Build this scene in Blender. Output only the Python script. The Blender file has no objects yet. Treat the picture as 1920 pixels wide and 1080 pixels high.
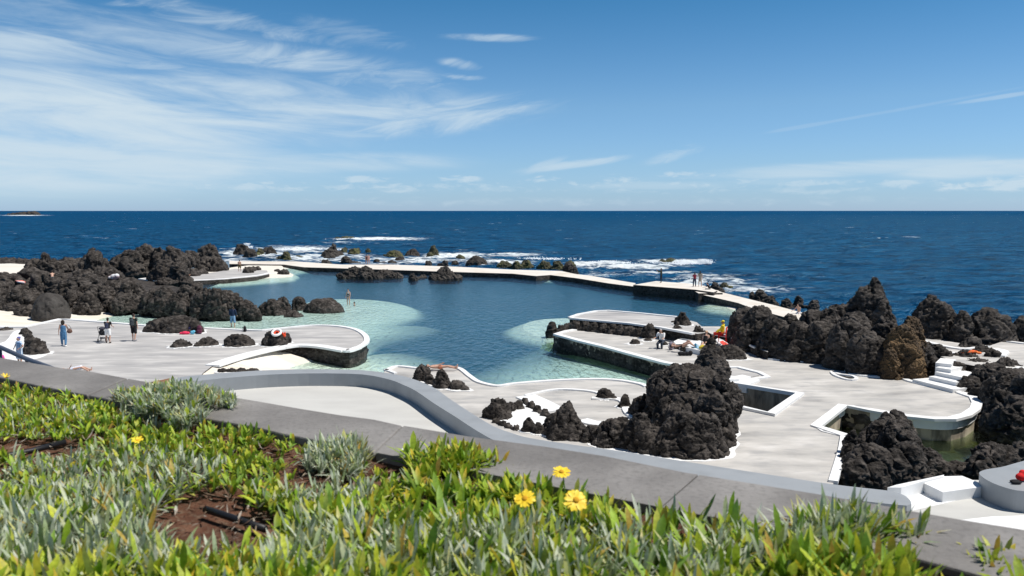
import bpy, bmesh, math, random
import numpy as np
from mathutils import Vector, Matrix, geometry
random.seed(7); rng = np.random.default_rng(7)
SC = bpy.context.scene
F = 1500.0; CZ = 8.5; PIT = math.atan(145/1500)      # photo focal length in px, camera height, downward pitch
# ---------------------------------------------------------------- camera
cam = bpy.data.cameras.new('camera'); cam_o = bpy.data.objects.new('camera', cam)
SC.collection.objects.link(cam_o); SC.camera = cam_o
cam.sensor_width = 36; cam.lens = 36*F/1920; cam.clip_start = .05; cam.clip_end = 90000
cam_o.location = (0, 0, CZ); cam_o.rotation_euler = (math.pi/2-PIT, 0, 0)
cam.dof.use_dof = True; cam.dof.focus_distance = 45; cam.dof.aperture_fstop = 4.8
# ---------------------------------------------------------------- world, sun, exposure
SUN = Vector((0.52, -0.06, 1)).normalized()
SEL = math.asin(SUN.z); SROT = math.atan2(SUN.x, SUN.y)
W = bpy.data.worlds.new("World"); SC.world = W; W.use_nodes = True
SC.view_settings.view_transform = 'Standard'; SC.view_settings.look = 'None'
SC.view_settings.gamma = 1; SC.view_settings.use_curve_mapping = False
SC.view_settings.exposure = 0.15
def azel(px, py):
    x = (px-960)/F; y = (540-py)/F
    d = Vector((x, math.cos(PIT)+y*math.sin(PIT), y*math.cos(PIT)-math.sin(PIT))).normalized()
    return math.atan2(d.x, d.y), math.asin(d.z)
def build_world():
    nt = W.node_tree; nt.nodes.clear(); N = nt.nodes; L = nt.links
    def nd(t, **k):
        n = N.new(t)
        for a, b in k.items(): setattr(n, a, b)
        return n
    def ma(op, a, b=None, c=None):
        n = nd('ShaderNodeMath', operation=op)
        for i, v in enumerate((a, b, c)):
            if v is None: continue
            if isinstance(v, (int, float)): n.inputs[i].default_value = v
            else: L.new(v, n.inputs[i])
        return n.outputs[0]
    sky = nd('ShaderNodeTexSky', sky_type='NISHITA', sun_disc=False)
    sky.sun_elevation = SEL; sky.sun_rotation = SROT
    sky.altitude = 0; sky.air_density = 1.0; sky.dust_density = 0.25; sky.ozone_density = 2.5
    tint = nd('ShaderNodeMix', data_type='RGBA', blend_type='MULTIPLY'); tint.inputs[0].default_value = 1
    L.new(sky.outputs[0], tint.inputs[6])
    tc = nd('ShaderNodeTexCoord'); sp = nd('ShaderNodeSeparateXYZ'); L.new(tc.outputs['Generated'], sp.inputs[0])
    az = ma('ARCTAN2', sp.outputs[0], sp.outputs[1]); el = ma('ARCSINE', sp.outputs[2])
    # tint by elevation: paler near horizon, deeper above
    cr = nd('ShaderNodeValToRGB'); L.new(ma('MULTIPLY', el, 2.2), cr.inputs[0])
    e = cr.color_ramp.elements; e[0].position = 0; e[0].color = (.553, .816, 1.42, 1)
    e[1].position = 1; e[1].color = (.33, .43, .50, 1)
    for p, c in SKY_TINT:
        k = e.new(p); k.color = (*c, 1)
    L.new(cr.outputs[0], tint.inputs[7])
    # cirrus noise, streaked along azimuth
    def streak(rot, sx, sy, det, dist, off):
        c, s = math.cos(rot), math.sin(rot)
        u = ma('ADD', ma('MULTIPLY', az, c), ma('MULTIPLY', el, s))
        v = ma('SUBTRACT', ma('MULTIPLY', el, c), ma('MULTIPLY', az, s))
        cb = nd('ShaderNodeCombineXYZ'); L.new(ma('MULTIPLY', u, sx), cb.inputs[0]); L.new(ma('MULTIPLY', v, sy), cb.inputs[1]); cb.inputs[2].default_value = off
        n = nd('ShaderNodeTexNoise'); n.inputs['Scale'].default_value = 1; n.inputs['Detail'].default_value = det
        n.inputs['Roughness'].default_value = .62; n.inputs['Distortion'].default_value = dist
        L.new(cb.outputs[0], n.inputs['Vector']); return n.outputs['Fac']
    s1 = streak(math.radians(-4), 5, 34, 9, .55, 1.3)
    s2 = streak(math.radians(10), 9, 42, 9, .9, 4.1)
    s3 = streak(0, 34, 110, 7, .5, 8.2)
    tot = None
    def blob(px, py, rx, ry, rot, st, noise_out, lo, hi):
        nonlocal tot
        a0, e0 = azel(px, py); r = math.radians(rot); c, s = math.cos(r), math.sin(r)
        da = ma('SUBTRACT', az, a0); de = ma('SUBTRACT', el, e0)
        u = ma('DIVIDE', ma('ADD', ma('MULTIPLY', da, c), ma('MULTIPLY', de, s)), rx/F)
        v = ma('DIVIDE', ma('SUBTRACT', ma('MULTIPLY', de, c), ma('MULTIPLY', da, s)), ry/F)
        d = ma('SQRT', ma('ADD', ma('MULTIPLY', u, u), ma('MULTIPLY', v, v)))
        m = nd('ShaderNodeMapRange', interpolation_type='SMOOTHSTEP'); L.new(d, m.inputs[0])
        m.inputs[1].default_value = 1; m.inputs[2].default_value = 0.05; m.inputs[3].default_value = 0; m.inputs[4].default_value = 1
        n = nd('ShaderNodeMapRange', interpolation_type='SMOOTHSTEP')
        # noise threshold slides with the mask so edges break up
        L.new(ma('ADD', noise_out, ma('MULTIPLY', ma('SUBTRACT', m.outputs[0], 1), .22)), n.inputs[0])
        n.inputs[1].default_value = lo-.02; n.inputs[2].default_value = hi+(.10 if ry > 25 else .03); n.inputs[3].default_value = 0; n.inputs[4].default_value = 1
        o = ma('MULTIPLY', ma('MULTIPLY', n.outputs[0], ma('MINIMUM', ma('MULTIPLY', m.outputs[0], 2.2), 1)), st)
        tot = o if tot is None else ma('MAXIMUM', tot, o)
    for b in CLOUDS: blob(*b[:6], (s1, s2, s3)[b[6]], b[7], b[8])
    mx = nd('ShaderNodeMix', data_type='RGBA'); L.new(ma('MINIMUM', tot, 1), mx.inputs[0]); L.new(tint.outputs[2], mx.inputs[6]); mx.inputs[7].default_value = CLOUD_COL
    bg = nd('ShaderNodeBackground'); bg.inputs[1].default_value = SKY_STR; L.new(mx.outputs[2], bg.inputs[0])
    out = nd('ShaderNodeOutputWorld'); L.new(bg.outputs[0], out.inputs[0])
SKY_STR = 0.10
SKY_TINT = [(.037, (.544, .80, 1.30)), (.12, (.57, .80, 1.15)), (.277, (.56, .80, 1.02)), (.56, (.262, .645, .858))]
CLOUD_COL = (5.6, 6.7, 7.5, 1)
CLOUDS = [  # px, py, rx, ry, rotation deg, strength, noise no., lo, hi
    (60, 215, 820, 120, 3, .95, 0, .10, .52), (-40, 290, 700, 90, 0, .85, 0, .02, .50), (500, 215, 520, 75, 3, .85, 0, .18, .56),
    (60, 92, 700, 42, -5, .80, 0, .22, .60), (480, 100, 330, 34, -3, .70, 1, .22, .58), (60, 30, 760, 52, -5, .60, 0, .24, .64), (420, 38, 330, 30, -7, .55, 1, .28, .60),
    (800, 222, 330, 44, 7, .75, 1, .26, .58), (720, 150, 200, 30, 2, .55, 1, .30, .60), (640, 60, 200, 30, -8, .30, 1, .30, .60), (540, 305, 420, 30, 1, .7, 0, .18, .58),
    (920, 71, 120, 10, -1, .55, 1, .20, .55), (870, 122, 60, 14, -8, .50, 1, .26, .56), (870, 145, 50, 8, 0, .55, 1, .22, .55), (280, 121, 90, 14, 0, .5, 1, .25, .55),
    (1075, 308, 140, 11, 7, .65, 1, .18, .52), (1270, 290, 90, 18, 14, .60, 1, .24, .54), (1020, 310, 60, 12, 18, .45, 1, .2, .5),
    (1880, 181, 100, 5, 6, .34, 1, .14, .5), (1690, 205, 240, 4, 8, .14, 1, .16, .55), (1500, 238, 90, 5, 8, .14, 1, .16, .55),
    (1560, 318, 380, 20, 2, .62, 0, .18, .56), (1880, 316, 240, 22, 1, .70, 0, .14, .52), (1330, 345, 330, 12, 1, .4, 0, .2, .6),
    (300, 345, 900, 16, 0, .35, 2, .42, .62), (680, 337, 80, 11, 0, .6, 2, .34, .52), (480, 346, 70, 12, 0, .6, 2, .34, .52), (340, 342, 70, 9, 0, .5, 2, .34, .52), (740, 357, 60, 8, 0, .5, 2, .34, .52), (860, 335, 60, 11, 0, .65, 2, .34, .52), (1010, 337, 60, 11, 0, .6, 2, .34, .52), (1160, 335, 50, 12, 0, .6, 2, .32, .52),
    (1290, 328, 80, 10, 0, .6, 2, .34, .54), (1400, 325, 70, 9, 0, .5, 2, .36, .54), (1680, 346, 60, 14, 0, .6, 2, .34, .54), (1790, 350, 60, 14, 0, .75, 2, .30, .5), (1890, 343, 80, 20, 0, .7, 2, .32, .52),
    (900, 355, 1400, 16, 0, .35, 2, .44, .66), (1000, 378, 1500, 16, 0, .28, 2, .40, .70), (500, 350, 900, 15, 0, .55, 2, .42, .60), (1350, 345, 700, 15, 0, .5, 2, .43, .60), (1480, 357, 300, 12, 0, .4, 2, .38, .6)]
build_world()
sl = bpy.data.lights.new('sun', 'SUN'); sl.energy = 4.7; sl.angle = math.radians(.5); sl.color = (1, .955, .89)
so = bpy.data.objects.new('sun', sl); SC.collection.objects.link(so); so.rotation_euler = SUN.to_track_quat('Z', 'Y').to_euler()
SC.cycles.max_bounces = 6; SC.cycles.transparent_max_bounces = 8; SC.cycles.volume_bounces = 0

# ---------------------------------------------------------------- helpers
def ray(px, py):
    x = (px-960)/F; y = (540-py)/F
    return Vector((x, math.cos(PIT)+y*math.sin(PIT), y*math.cos(PIT)-math.sin(PIT)))
def G(px, py, z=0.0):                       # ground point seen at a photo pixel, on the level z
    d = ray(px, py); t = (z-CZ)/d.z; return Vector((d.x*t, d.y*t, z))
def zat(px, py, Y):                         # height seen at a pixel at distance Y
    d = ray(px, py); return CZ+d.z*Y/d.y
def px_of(P):                               # world -> photo px (numpy n,3)
    x = P[:, 0]; y = P[:, 1]; z = P[:, 2]-CZ
    f = y*math.cos(PIT)-z*math.sin(PIT); u = y*math.sin(PIT)+z*math.cos(PIT)
    return 960+F*x/f, 540-F*u/f
def tag(o, label=None, cat=None, group=None, kind=None):
    if label: o['label'] = label
    if cat: o['category'] = cat
    if group: o['group'] = group
    if kind: o['kind'] = kind
    return o
def link(o, parent=None):
    SC.collection.objects.link(o)
    if parent: o.parent = parent
    return o
def mesh(name, V, Fc, m=None, parent=None, smooth=False, origin=None):
    me = bpy.data.meshes.new(name)
    V = np.asarray(V, dtype=float).reshape(-1, 3)
    if origin is not None: V = V-np.array(origin)
    me.from_pydata(V.tolist(), [], [list(f) for f in Fc]); me.update()
    if m: me.materials.append(m)
    if smooth: me.shade_smooth()
    o = bpy.data.objects.new(name, me); link(o, parent)
    if origin is not None and parent is None: o.location = origin
    return o
def empty(name, loc=(0, 0, 0), rz=0):
    o = bpy.data.objects.new(name, None); o.location = loc; o.rotation_euler = (0, 0, rz); o.empty_display_size = .2
    return link(o)
def spline(P, n=6, closed=False):           # Catmull-Rom through 2-tuples / 3-tuples
    P = [np.array(p, float) for p in P]; out = []; m = len(P)
    for i in range(m if closed else m-1):
        a = P[(i-1) % m] if closed or i > 0 else P[0]; b = P[i]; c = P[(i+1) % m]
        d = P[(i+2) % m] if closed or i+2 < m else P[-1]
        for k in range(n):
            t = k/n
            out.append(.5*((2*b)+(-a+c)*t+(2*a-5*b+4*c-d)*t*t+(-a+3*b-3*c+d)*t**3))
    if not closed: out.append(P[-1])
    return [tuple(p) for p in out]
def proj(pts, z): return [G(p[0], p[1], z) for p in pts]
def area2(P): return sum(P[i-1].x*P[i].y-P[i].x*P[i-1].y for i in range(len(P)))
def prism(name, P, z0, z1, m, parent=None, holes=(), side=None, kind=None, bevel=0):
    """solid of outline P (world points) between z0 and z1; side = material of the flanks"""
    loops = [list(P)]+[list(h) for h in holes]
    if area2(loops[0]) < 0: loops[0].reverse()
    for i in range(1, len(loops)):
        if area2(loops[i]) > 0: loops[i].reverse()
    flat = [Vector((p.x, p.y, 0)) for l in loops for p in l]
    tris = geometry.tessellate_polygon([[Vector((p.x, p.y, 0)) for p in l] for l in loops])
    n = len(flat); V = [(p.x, p.y, z1) for p in flat]+[(p.x, p.y, z0) for p in flat]
    fs = []; mi = []
    for t in tris:
        a, b, c = [flat[i] for i in t]
        if (b-a).cross(c-a).z < 0: t = (t[0], t[2], t[1])
        fs.append(tuple(t)); mi.append(0); fs.append(tuple(i+n for i in reversed(t))); mi.append(1 if side else 0)
    k = 0
    for l in loops:
        for i in range(len(l)):
            a = k+i; b = k+(i+1) % len(l); fs.append((b, a, a+n, b+n)); mi.append(1 if side else 0)
        k += len(l)
    o = mesh(name, V, fs, m, parent)
    if side:
        o.data.materials.append(side)
    o.data.polygons.foreach_set('material_index', mi)
    if kind: o['kind'] = kind
    return o
def ribbon(name, P, w, z0, z1, m, parent=None, closed=False, side=0):
    """kerb band of width w along world polyline P; side -1/0/1 = left/centred/right of the line"""
    n = len(P); L = []; R = []
    for i in range(n):
        a = P[(i-1) % n] if closed or i > 0 else P[i]; b = P[(i+1) % n] if closed or i < n-1 else P[i]
        t = Vector((b.x-a.x, b.y-a.y)); t = t.normalized() if t.length else Vector((1, 0)); nn = Vector((-t.y, t.x))
        ww = w[i] if isinstance(w, (list, tuple)) else w
        l, r = (ww/2, -ww/2) if side == 0 else ((ww, 0) if side < 0 else (0, -ww))
        L.append((P[i].x+nn.x*l, P[i].y+nn.y*l)); R.append((P[i].x+nn.x*r, P[i].y+nn.y*r))
    V = []
    for i in range(n): V += [(*L[i], z0), (*L[i], z1), (*R[i], z1), (*R[i], z0)]
    fs = []
    for i in range(n if closed else n-1):
        a = 4*i; b = 4*((i+1) % n)
        fs += [(a, b, b+1, a+1), (a+1, b+1, b+2, a+2), (a+2, b+2, b+3, a+3)]
    if not closed: fs += [(0, 1, 2, 3), (4*n-1, 4*n-2, 4*n-3, 4*n-4)]
    return mesh(name, V, fs, m, parent)
# ---------------------------------------------------------------- vector noise
_perm = np.random.default_rng(3).permutation(256).astype(np.int64); _perm = np.concatenate([_perm, _perm, _perm])
_g = np.random.default_rng(5).normal(size=(256, 3)); _g /= np.linalg.norm(_g, axis=1)[:, None]
_r = np.random.default_rng(9).random((256, 3))
def _h(i, j, k): return _perm[_perm[_perm[i & 255]+(j & 255)]+(k & 255)]
def perlin(P):
    I = np.floor(P).astype(np.int64); f = P-I; u = f*f*f*(f*(f*6-15)+10); res = 0
    for dx in (0, 1):
        for dy in (0, 1):
            for dz in (0, 1):
                g = _g[_h(I[:, 0]+dx, I[:, 1]+dy, I[:, 2]+dz)]
                d = (g*(f-np.array([dx, dy, dz]))).sum(1)
                w = (u[:, 0] if dx else 1-u[:, 0])*(u[:, 1] if dy else 1-u[:, 1])*(u[:, 2] if dz else 1-u[:, 2])
                res = res+w*d
    return res*1.6
def fbm(P, o=4, gain=.5):
    s = 0; a = 1
    for _ in range(o): s = s+a*perlin(P); P = P*2.03+7.1; a *= gain
    return s
def worley(P):
    I = np.floor(P).astype(np.int64); f = P-I; best = np.full(len(P), 9.); sec = np.full(len(P), 9.)
    for dx in (-1, 0, 1):
        for dy in (-1, 0, 1):
            for dz in (-1, 0, 1):
                q = _r[_h(I[:, 0]+dx, I[:, 1]+dy, I[:, 2]+dz)]+np.array([dx, dy, dz])-f
                d = np.sqrt((q*q).sum(1)); sec = np.minimum(sec, np.maximum(best, d)); best = np.minimum(best, d)
    return best, sec
# ---------------------------------------------------------------- materials
def mat(name, cols, scale=1.0, detail=6, rough=.8, bump=.0, bscale=20, stretch=(1, 1, 1), spec=.3, metal=0, lo=.35, hi=.65, coat=0, bdist=.02, vor=0, attr=None, col2=None, s2=8, f2=.4, sheen=0):
    m = bpy.data.materials.new(name); m.use_nodes = True; nt = m.node_tree; N = nt.nodes; L = nt.links
    b = N['Principled BSDF']; b.inputs['Roughness'].default_value = rough; b.inputs['Specular IOR Level'].default_value = spec; b.inputs['Metallic'].default_value = metal
    b.inputs['Coat Weight'].default_value = coat
    tc = N.new('ShaderNodeTexCoord'); mp = N.new('ShaderNodeMapping'); L.new(tc.outputs['Object'], mp.inputs[0]); mp.inputs['Scale'].default_value = stretch
    if not isinstance(cols[0], (tuple, list)): cols = [cols, tuple(min(1, c*1.12) for c in cols)]
    n = N.new('ShaderNodeTexNoise'); n.inputs['Scale'].default_value = scale; n.inputs['Detail'].default_value = detail; n.inputs['Roughness'].default_value = .6
    L.new(mp.outputs[0], n.inputs['Vector'])
    r = N.new('ShaderNodeValToRGB'); e = r.color_ramp.elements; e[0].position = lo; e[1].position = hi
    e[0].color = (*cols[0], 1); e[1].color = (*cols[-1], 1)
    for i, c in enumerate(cols[1:-1]):
        k = e.new(lo+(hi-lo)*(i+1)/(len(cols)-1)); k.color = (*c, 1)
    L.new(n.outputs['Fac'], r.inputs[0]); col = r.outputs[0]
    if col2:
        n2 = N.new('ShaderNodeTexNoise'); n2.inputs['Scale'].default_value = s2; n2.inputs['Detail'].default_value = 5; L.new(mp.outputs[0], n2.inputs['Vector'])
        r2 = N.new('ShaderNodeMapRange'); r2.inputs[1].default_value = .5; r2.inputs[2].default_value = .68; r2.inputs[4].default_value = f2; L.new(n2.outputs['Fac'], r2.inputs[0])
        mx = N.new('ShaderNodeMix'); mx.data_type = 'RGBA'; L.new(r2.outputs[0], mx.inputs[0]); L.new(col, mx.inputs[6]); mx.inputs[7].default_value = (*col2, 1); col = mx.outputs[2]
    if attr:
        at = N.new('ShaderNodeAttribute'); at.attribute_name = attr; mx = N.new('ShaderNodeMix'); mx.data_type = 'RGBA'; mx.blend_type = 'MULTIPLY'; mx.inputs[0].default_value = 1
        L.new(col, mx.inputs[6]); L.new(at.outputs['Color'], mx.inputs[7]); col = mx.outputs[2]
    L.new(col, b.inputs['Base Color'])
    if bump:
        t = N.new('ShaderNodeTexNoise'); t.inputs['Scale'].default_value = bscale; t.inputs['Detail'].default_value = 7; t.inputs['Roughness'].default_value = .65
        L.new(mp.outputs[0], t.inputs['Vector']); h = t.outputs['Fac']
        if vor:
            v = N.new('ShaderNodeTexVoronoi'); v.inputs['Scale'].default_value = vor; L.new(mp.outputs[0], v.inputs['Vector'])
            ad = N.new('ShaderNodeMath'); ad.operation = 'ADD'; L.new(h, ad.inputs[0]); L.new(v.outputs['Distance'], ad.inputs[1]); h = ad.outputs[0]
        bp = N.new('ShaderNodeBump'); bp.inputs['Strength'].default_value = bump; bp.inputs['Distance'].default_value = bdist
        L.new(h, bp.inputs['Height']); L.new(bp.outputs[0], b.inputs['Normal'])
    return m
MT = {}
MT['deck'] = mat('grey_concrete', [(.27, .268, .27), (.38, .37, .362), (.44, .427, .413), (.55, .53, .505)], .45, 14, .8, .25, 30, (.45, 1.6, 1), col2=(.60, .585, .56), s2=.9, f2=.55, lo=.3, hi=.7)
MT['deck_warm'] = mat('warm_concrete', [(.29, .282, .272), (.44, .425, .40), (.52, .50, .468), (.63, .61, .58)], .45, 14, .8, .4, 30, (.7, 1.6, 1), col2=(.34, .335, .33), s2=1.1, f2=.75, lo=.3, hi=.7)
MT['prom'] = mat('promenade_concrete', [(.49, .485, .46), (.545, .54, .51)], .5, 8, .85, .2, 40, (.6, 1.4, 1), col2=(.43, .42, .40), s2=.8, f2=.4)
MT['white'] = mat('white_paint', [(.76, .76, .75), (.84, .84, .83)], 1.5, 6, .6, .3, 12, bdist=.01)
MT['greywall'] = mat('grey_wall_paint', [(.29, .305, .315), (.32, .335, .345)], .8, 6, .45, .1, 30, spec=.35, col2=(.24, .25, .255), s2=1.3, f2=.5)
MT['coping'] = mat('basalt_coping', [(.125, .118, .112), (.195, .185, .175), (.28, .267, .253)], 1.6, 13, .75, .6, 60, (1, 1, 1), lo=.3, hi=.7, bdist=.004, col2=(.10, .095, .09), s2=45, f2=.4)
MT['rock'] = mat('lava_rock', [(.010, .008, .0065), (.036, .030, .0255), (.085, .073, .064)], 1.1, 15, .8, .9, 6, (1, 1, 1.8), lo=.36, hi=.66, bdist=.13, vor=0, spec=.28, col2=(.19, .165, .145), s2=4, f2=.5)
MT['rock_smooth'] = mat('smooth_lava_rock', [(.035, .031, .028), (.06, .054, .049), (.085, .077, .07)], 1.4, 12, .85, .6, 9, bdist=.05, spec=.25)
MT['rock_far'] = mat('distant_lava_rock', [(.03, .027, .024), (.055, .048, .042), (.095, .085, .075)], .7, 9, .85, 1.0, 3, lo=.3, hi=.72, bdist=.2, vor=4, spec=.3)
MT['rock_green'] = mat('algae_rock', [(.035, .035, .022), (.085, .080, .045), (.13, .13, .05)], .8, 9, .8, 1.0, 3, bdist=.2, vor=4)
MT['rock_brown'] = mat('ochre_lava_rock', [(.045, .032, .022), (.11, .07, .035), (.20, .125, .06)], 1.0, 9, .85, 1.0, 7, lo=.35, hi=.68, bdist=.12, vor=9)
MT['stain'] = mat('stained_concrete', [(.17, .14, .11), (.34, .285, .22), (.50, .43, .34)], .8, 9, .85, .5, 12, (1.5, 1.5, .5), lo=.3, hi=.7, col2=(.06, .055, .05), s2=1.8, f2=.8)
MT['sand'] = mat('worn_pale_concrete', [(.66, .60, .50), (.75, .71, .64), (.62, .52, .36)], .25, 7, .8, .15, 20, (.5, 2.4, 1), lo=.3, hi=.75)
MT['shelf'] = mat('white_pool_floor', [(.52, .54, .50), (.62, .63, .585)], .35, 8, .8, .0, 4, (.6, 1.6, 1))
MT['algae'] = mat('green_pool_floor', [(.20, .27, .12), (.40, .46, .28)], .7, 7, .8)
MT['deep'] = mat('deep_pool_floor', [(.017, .074, .130), (.022, .092, .152)], .05, 4, .9)
MT['cove'] = mat('cove_floor', [(.05, .055, .02), (.16, .15, .05)], .9, 8, .8)
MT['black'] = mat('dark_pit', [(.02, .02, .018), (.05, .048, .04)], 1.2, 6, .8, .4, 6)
MT['soil'] = mat('red_soil', [(.055, .022, .012), (.12, .05, .028), (.20, .10, .06)], 9, 9, .95, 1, 60, lo=.3, hi=.7, bdist=.02, col2=(.22, .17, .12), s2=35, f2=.5)
MT['brown'] = mat('rusty_brown', [(.17, .08, .04), (.25, .13, .07)], 3, 5, .7)

def fade_floor(m, z0, z1, deep):  # darkens the floor colour with depth, standing in for light absorbed by water
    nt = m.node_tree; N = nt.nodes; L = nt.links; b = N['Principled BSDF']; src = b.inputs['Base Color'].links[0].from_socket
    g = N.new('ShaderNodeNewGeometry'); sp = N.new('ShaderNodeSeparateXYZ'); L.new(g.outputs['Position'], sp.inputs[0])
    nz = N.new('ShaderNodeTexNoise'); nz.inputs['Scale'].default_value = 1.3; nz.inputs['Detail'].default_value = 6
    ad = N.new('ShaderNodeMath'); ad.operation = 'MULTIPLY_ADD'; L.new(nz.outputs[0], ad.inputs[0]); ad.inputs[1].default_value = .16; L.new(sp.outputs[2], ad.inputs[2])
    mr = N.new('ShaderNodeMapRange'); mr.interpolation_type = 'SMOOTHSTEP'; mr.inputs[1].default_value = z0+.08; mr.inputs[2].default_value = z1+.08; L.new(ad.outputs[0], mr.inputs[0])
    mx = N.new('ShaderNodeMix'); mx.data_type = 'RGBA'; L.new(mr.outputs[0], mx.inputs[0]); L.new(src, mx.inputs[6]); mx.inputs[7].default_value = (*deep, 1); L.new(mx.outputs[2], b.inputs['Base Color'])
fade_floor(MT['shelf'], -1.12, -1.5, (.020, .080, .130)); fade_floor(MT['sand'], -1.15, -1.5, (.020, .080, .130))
# ================================================================ SEA
WZ = -0.9                                    # water level
def sea_material():
    m = bpy.data.materials.new('sea_water'); m.use_nodes = True; nt = m.node_tree; N = nt.nodes; L = nt.links
    b = N['Principled BSDF']
    tc = N.new('ShaderNodeTexCoord'); hs = []
    def nz(sc, st, det, w, rot=0):
        mp = N.new('ShaderNodeMapping'); L.new(tc.outputs['Object'], mp.inputs[0]); mp.inputs['Scale'].default_value = st; mp.inputs['Rotation'].default_value = (0, 0, rot)
        n = N.new('ShaderNodeTexNoise'); n.inputs['Scale'].default_value = sc; n.inputs['Detail'].default_value = det; n.inputs['Roughness'].default_value = .6; n.inputs['Distortion'].default_value = .3
        L.new(mp.outputs[0], n.inputs['Vector']); return n
    a = nz(.09, (.6, 1.3, 1), 6, 1, .25); c = nz(.7, (.7, 1.2, 1), 6, 1, -.2)
    ad = N.new('ShaderNodeMath'); ad.operation = 'MULTIPLY_ADD'; L.new(c.outputs[0], ad.inputs[0]); ad.inputs[1].default_value = .22; L.new(a.outputs[0], ad.inputs[2])
    bp = N.new('ShaderNodeBump'); bp.inputs['Strength'].default_value = 1; bp.inputs['Distance'].default_value = SEA_BUMP; L.new(ad.outputs[0], bp.inputs['Height']); 
    v = nz(.32, (.6, 1.15, 1), 14, 1, .1); v.inputs['Roughness'].default_value = .72; v.inputs['Distortion'].default_value = .8
    r = N.new('ShaderNodeValToRGB'); e = r.color_ramp.elements; e[0].position = .38; e[1].position = .62
    e[0].color = SEA_C0; e[1].color = SEA_C1
    L.new(v.outputs[0], r.inputs[0])
    # foam: attribute near rocks, sparse whitecaps everywhere
    at = N.new('ShaderNodeAttribute'); at.attribute_name = 'foam'
    f = nz(.30, (.6, 1.5, 1), 12, 1, .2); f.inputs['Distortion'].default_value = 1.2
    s = N.new('ShaderNodeMath'); s.operation = 'MULTIPLY_ADD'; L.new(at.outputs['Fac'], s.inputs[0]); s.inputs[1].default_value = .40; L.new(f.outputs[0], s.inputs[2])
    fr = N.new('ShaderNodeMapRange'); fr.interpolation_type = 'SMOOTHSTEP'; fr.inputs[1].default_value = .66; fr.inputs[2].default_value = .86; L.new(s.outputs[0], fr.inputs[0])
    w1 = nz(.05, (.6, 1.6, 1), 2, 1, 0); w2 = nz(.16, (.5, 1.5, 1), 5, 1, 0)
    mu = N.new('ShaderNodeMath'); mu.operation = 'MULTIPLY'; L.new(w1.outputs[0], mu.inputs[0]); L.new(w2.outputs[0], mu.inputs[1])
    wr = N.new('ShaderNodeMapRange'); wr.inputs[1].default_value = .412; wr.inputs[2].default_value = .46; L.new(mu.outputs[0], wr.inputs[0])
    mxm = N.new('ShaderNodeMath'); mxm.operation = 'MAXIMUM'; L.new(fr.outputs[0], mxm.inputs[0]); L.new(wr.outputs[0], mxm.inputs[1])
    mc = N.new('ShaderNodeMix'); mc.data_type = 'RGBA'; L.new(mxm.outputs[0], mc.inputs[0]); L.new(r.outputs[0], mc.inputs[6]); mc.inputs[7].default_value = (.80, .86, .88, 1)
    df = N.new('ShaderNodeBsdfDiffuse'); gl = N.new('ShaderNodeBsdfGlossy'); gl.inputs['Roughness'].default_value = .22; gl.inputs[0].default_value = (.45, .85, 1, 1); L.new(mc.outputs[2], df.inputs[0]); L.new(bp.outputs[0], df.inputs['Normal']); L.new(bp.outputs[0], gl.inputs['Normal'])
    iv = N.new('ShaderNodeMath'); iv.operation = 'MULTIPLY_ADD'; L.new(mxm.outputs[0], iv.inputs[0]); iv.inputs[1].default_value = -SEA_SPEC; iv.inputs[2].default_value = SEA_SPEC
    ms = N.new('ShaderNodeMixShader'); L.new(iv.outputs[0], ms.inputs[0]); L.new(df.outputs[0], ms.inputs[1]); L.new(gl.outputs[0], ms.inputs[2]); L.new(ms.outputs[0], N['Material Output'].inputs['Surface']); N.remove(b)
    return m
SEA_ROUGH, SEA_SPEC, SEA_BUMP = .16, .055, 6.0
SEA_C0, SEA_C1 = (0, .016, .055, 1), (.003, .084, .210, 1)
MT['sea'] = sea_material()
# shoreline the sea starts from (hidden under far wall and rocks), photo px
SHORE = [(-700, 498), (0, 500), (200, 492), (330, 490), (420, 490), (480, 491), (555, 494), (640, 500), (730, 501), (855, 505), (960, 509), (1052, 513), (1100, 520), (1190, 536), (1240, 540), (1310, 548), (1340, 556), (1410, 570), (1490, 590), (1560, 606), (1700, 630), (1800, 640), (1920, 660), (2700, 720)]
FOAM = [ # px cx,cy,rx,ry,strength
    (560, 468, 110, 9, .85), (600, 484, 160, 12, .75), (440, 475, 40, 12, .8), (715, 448, 110, 4, 1.0), (650, 455, 90, 4, .5), (760, 488, 200, 12, .70), (850, 480, 90, 9, .9),
    (960, 478, 60, 5, .9), (930, 492, 80, 8, .9), (1130, 494, 70, 5, 1.0), (1190, 500, 110, 8, 1.0), (1090, 497, 40, 8, 1.0), (1230, 512, 120, 9, .6), (1290, 492, 50, 5, 1.1), (1250, 490, 90, 5, .8),
    (1310, 520, 90, 10, .75), (1360, 530, 110, 14, .62), (1400, 545, 110, 16, .58), (1150, 515, 110, 8, .55), (1450, 518, 110, 5, .35), (45, 403.8, 60, 1.2, .9), (700, 492, 240, 8, .6), (500, 478, 70, 8, .8),(1300,530,60,8,.9),(430,490,60,7,.6)]
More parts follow.
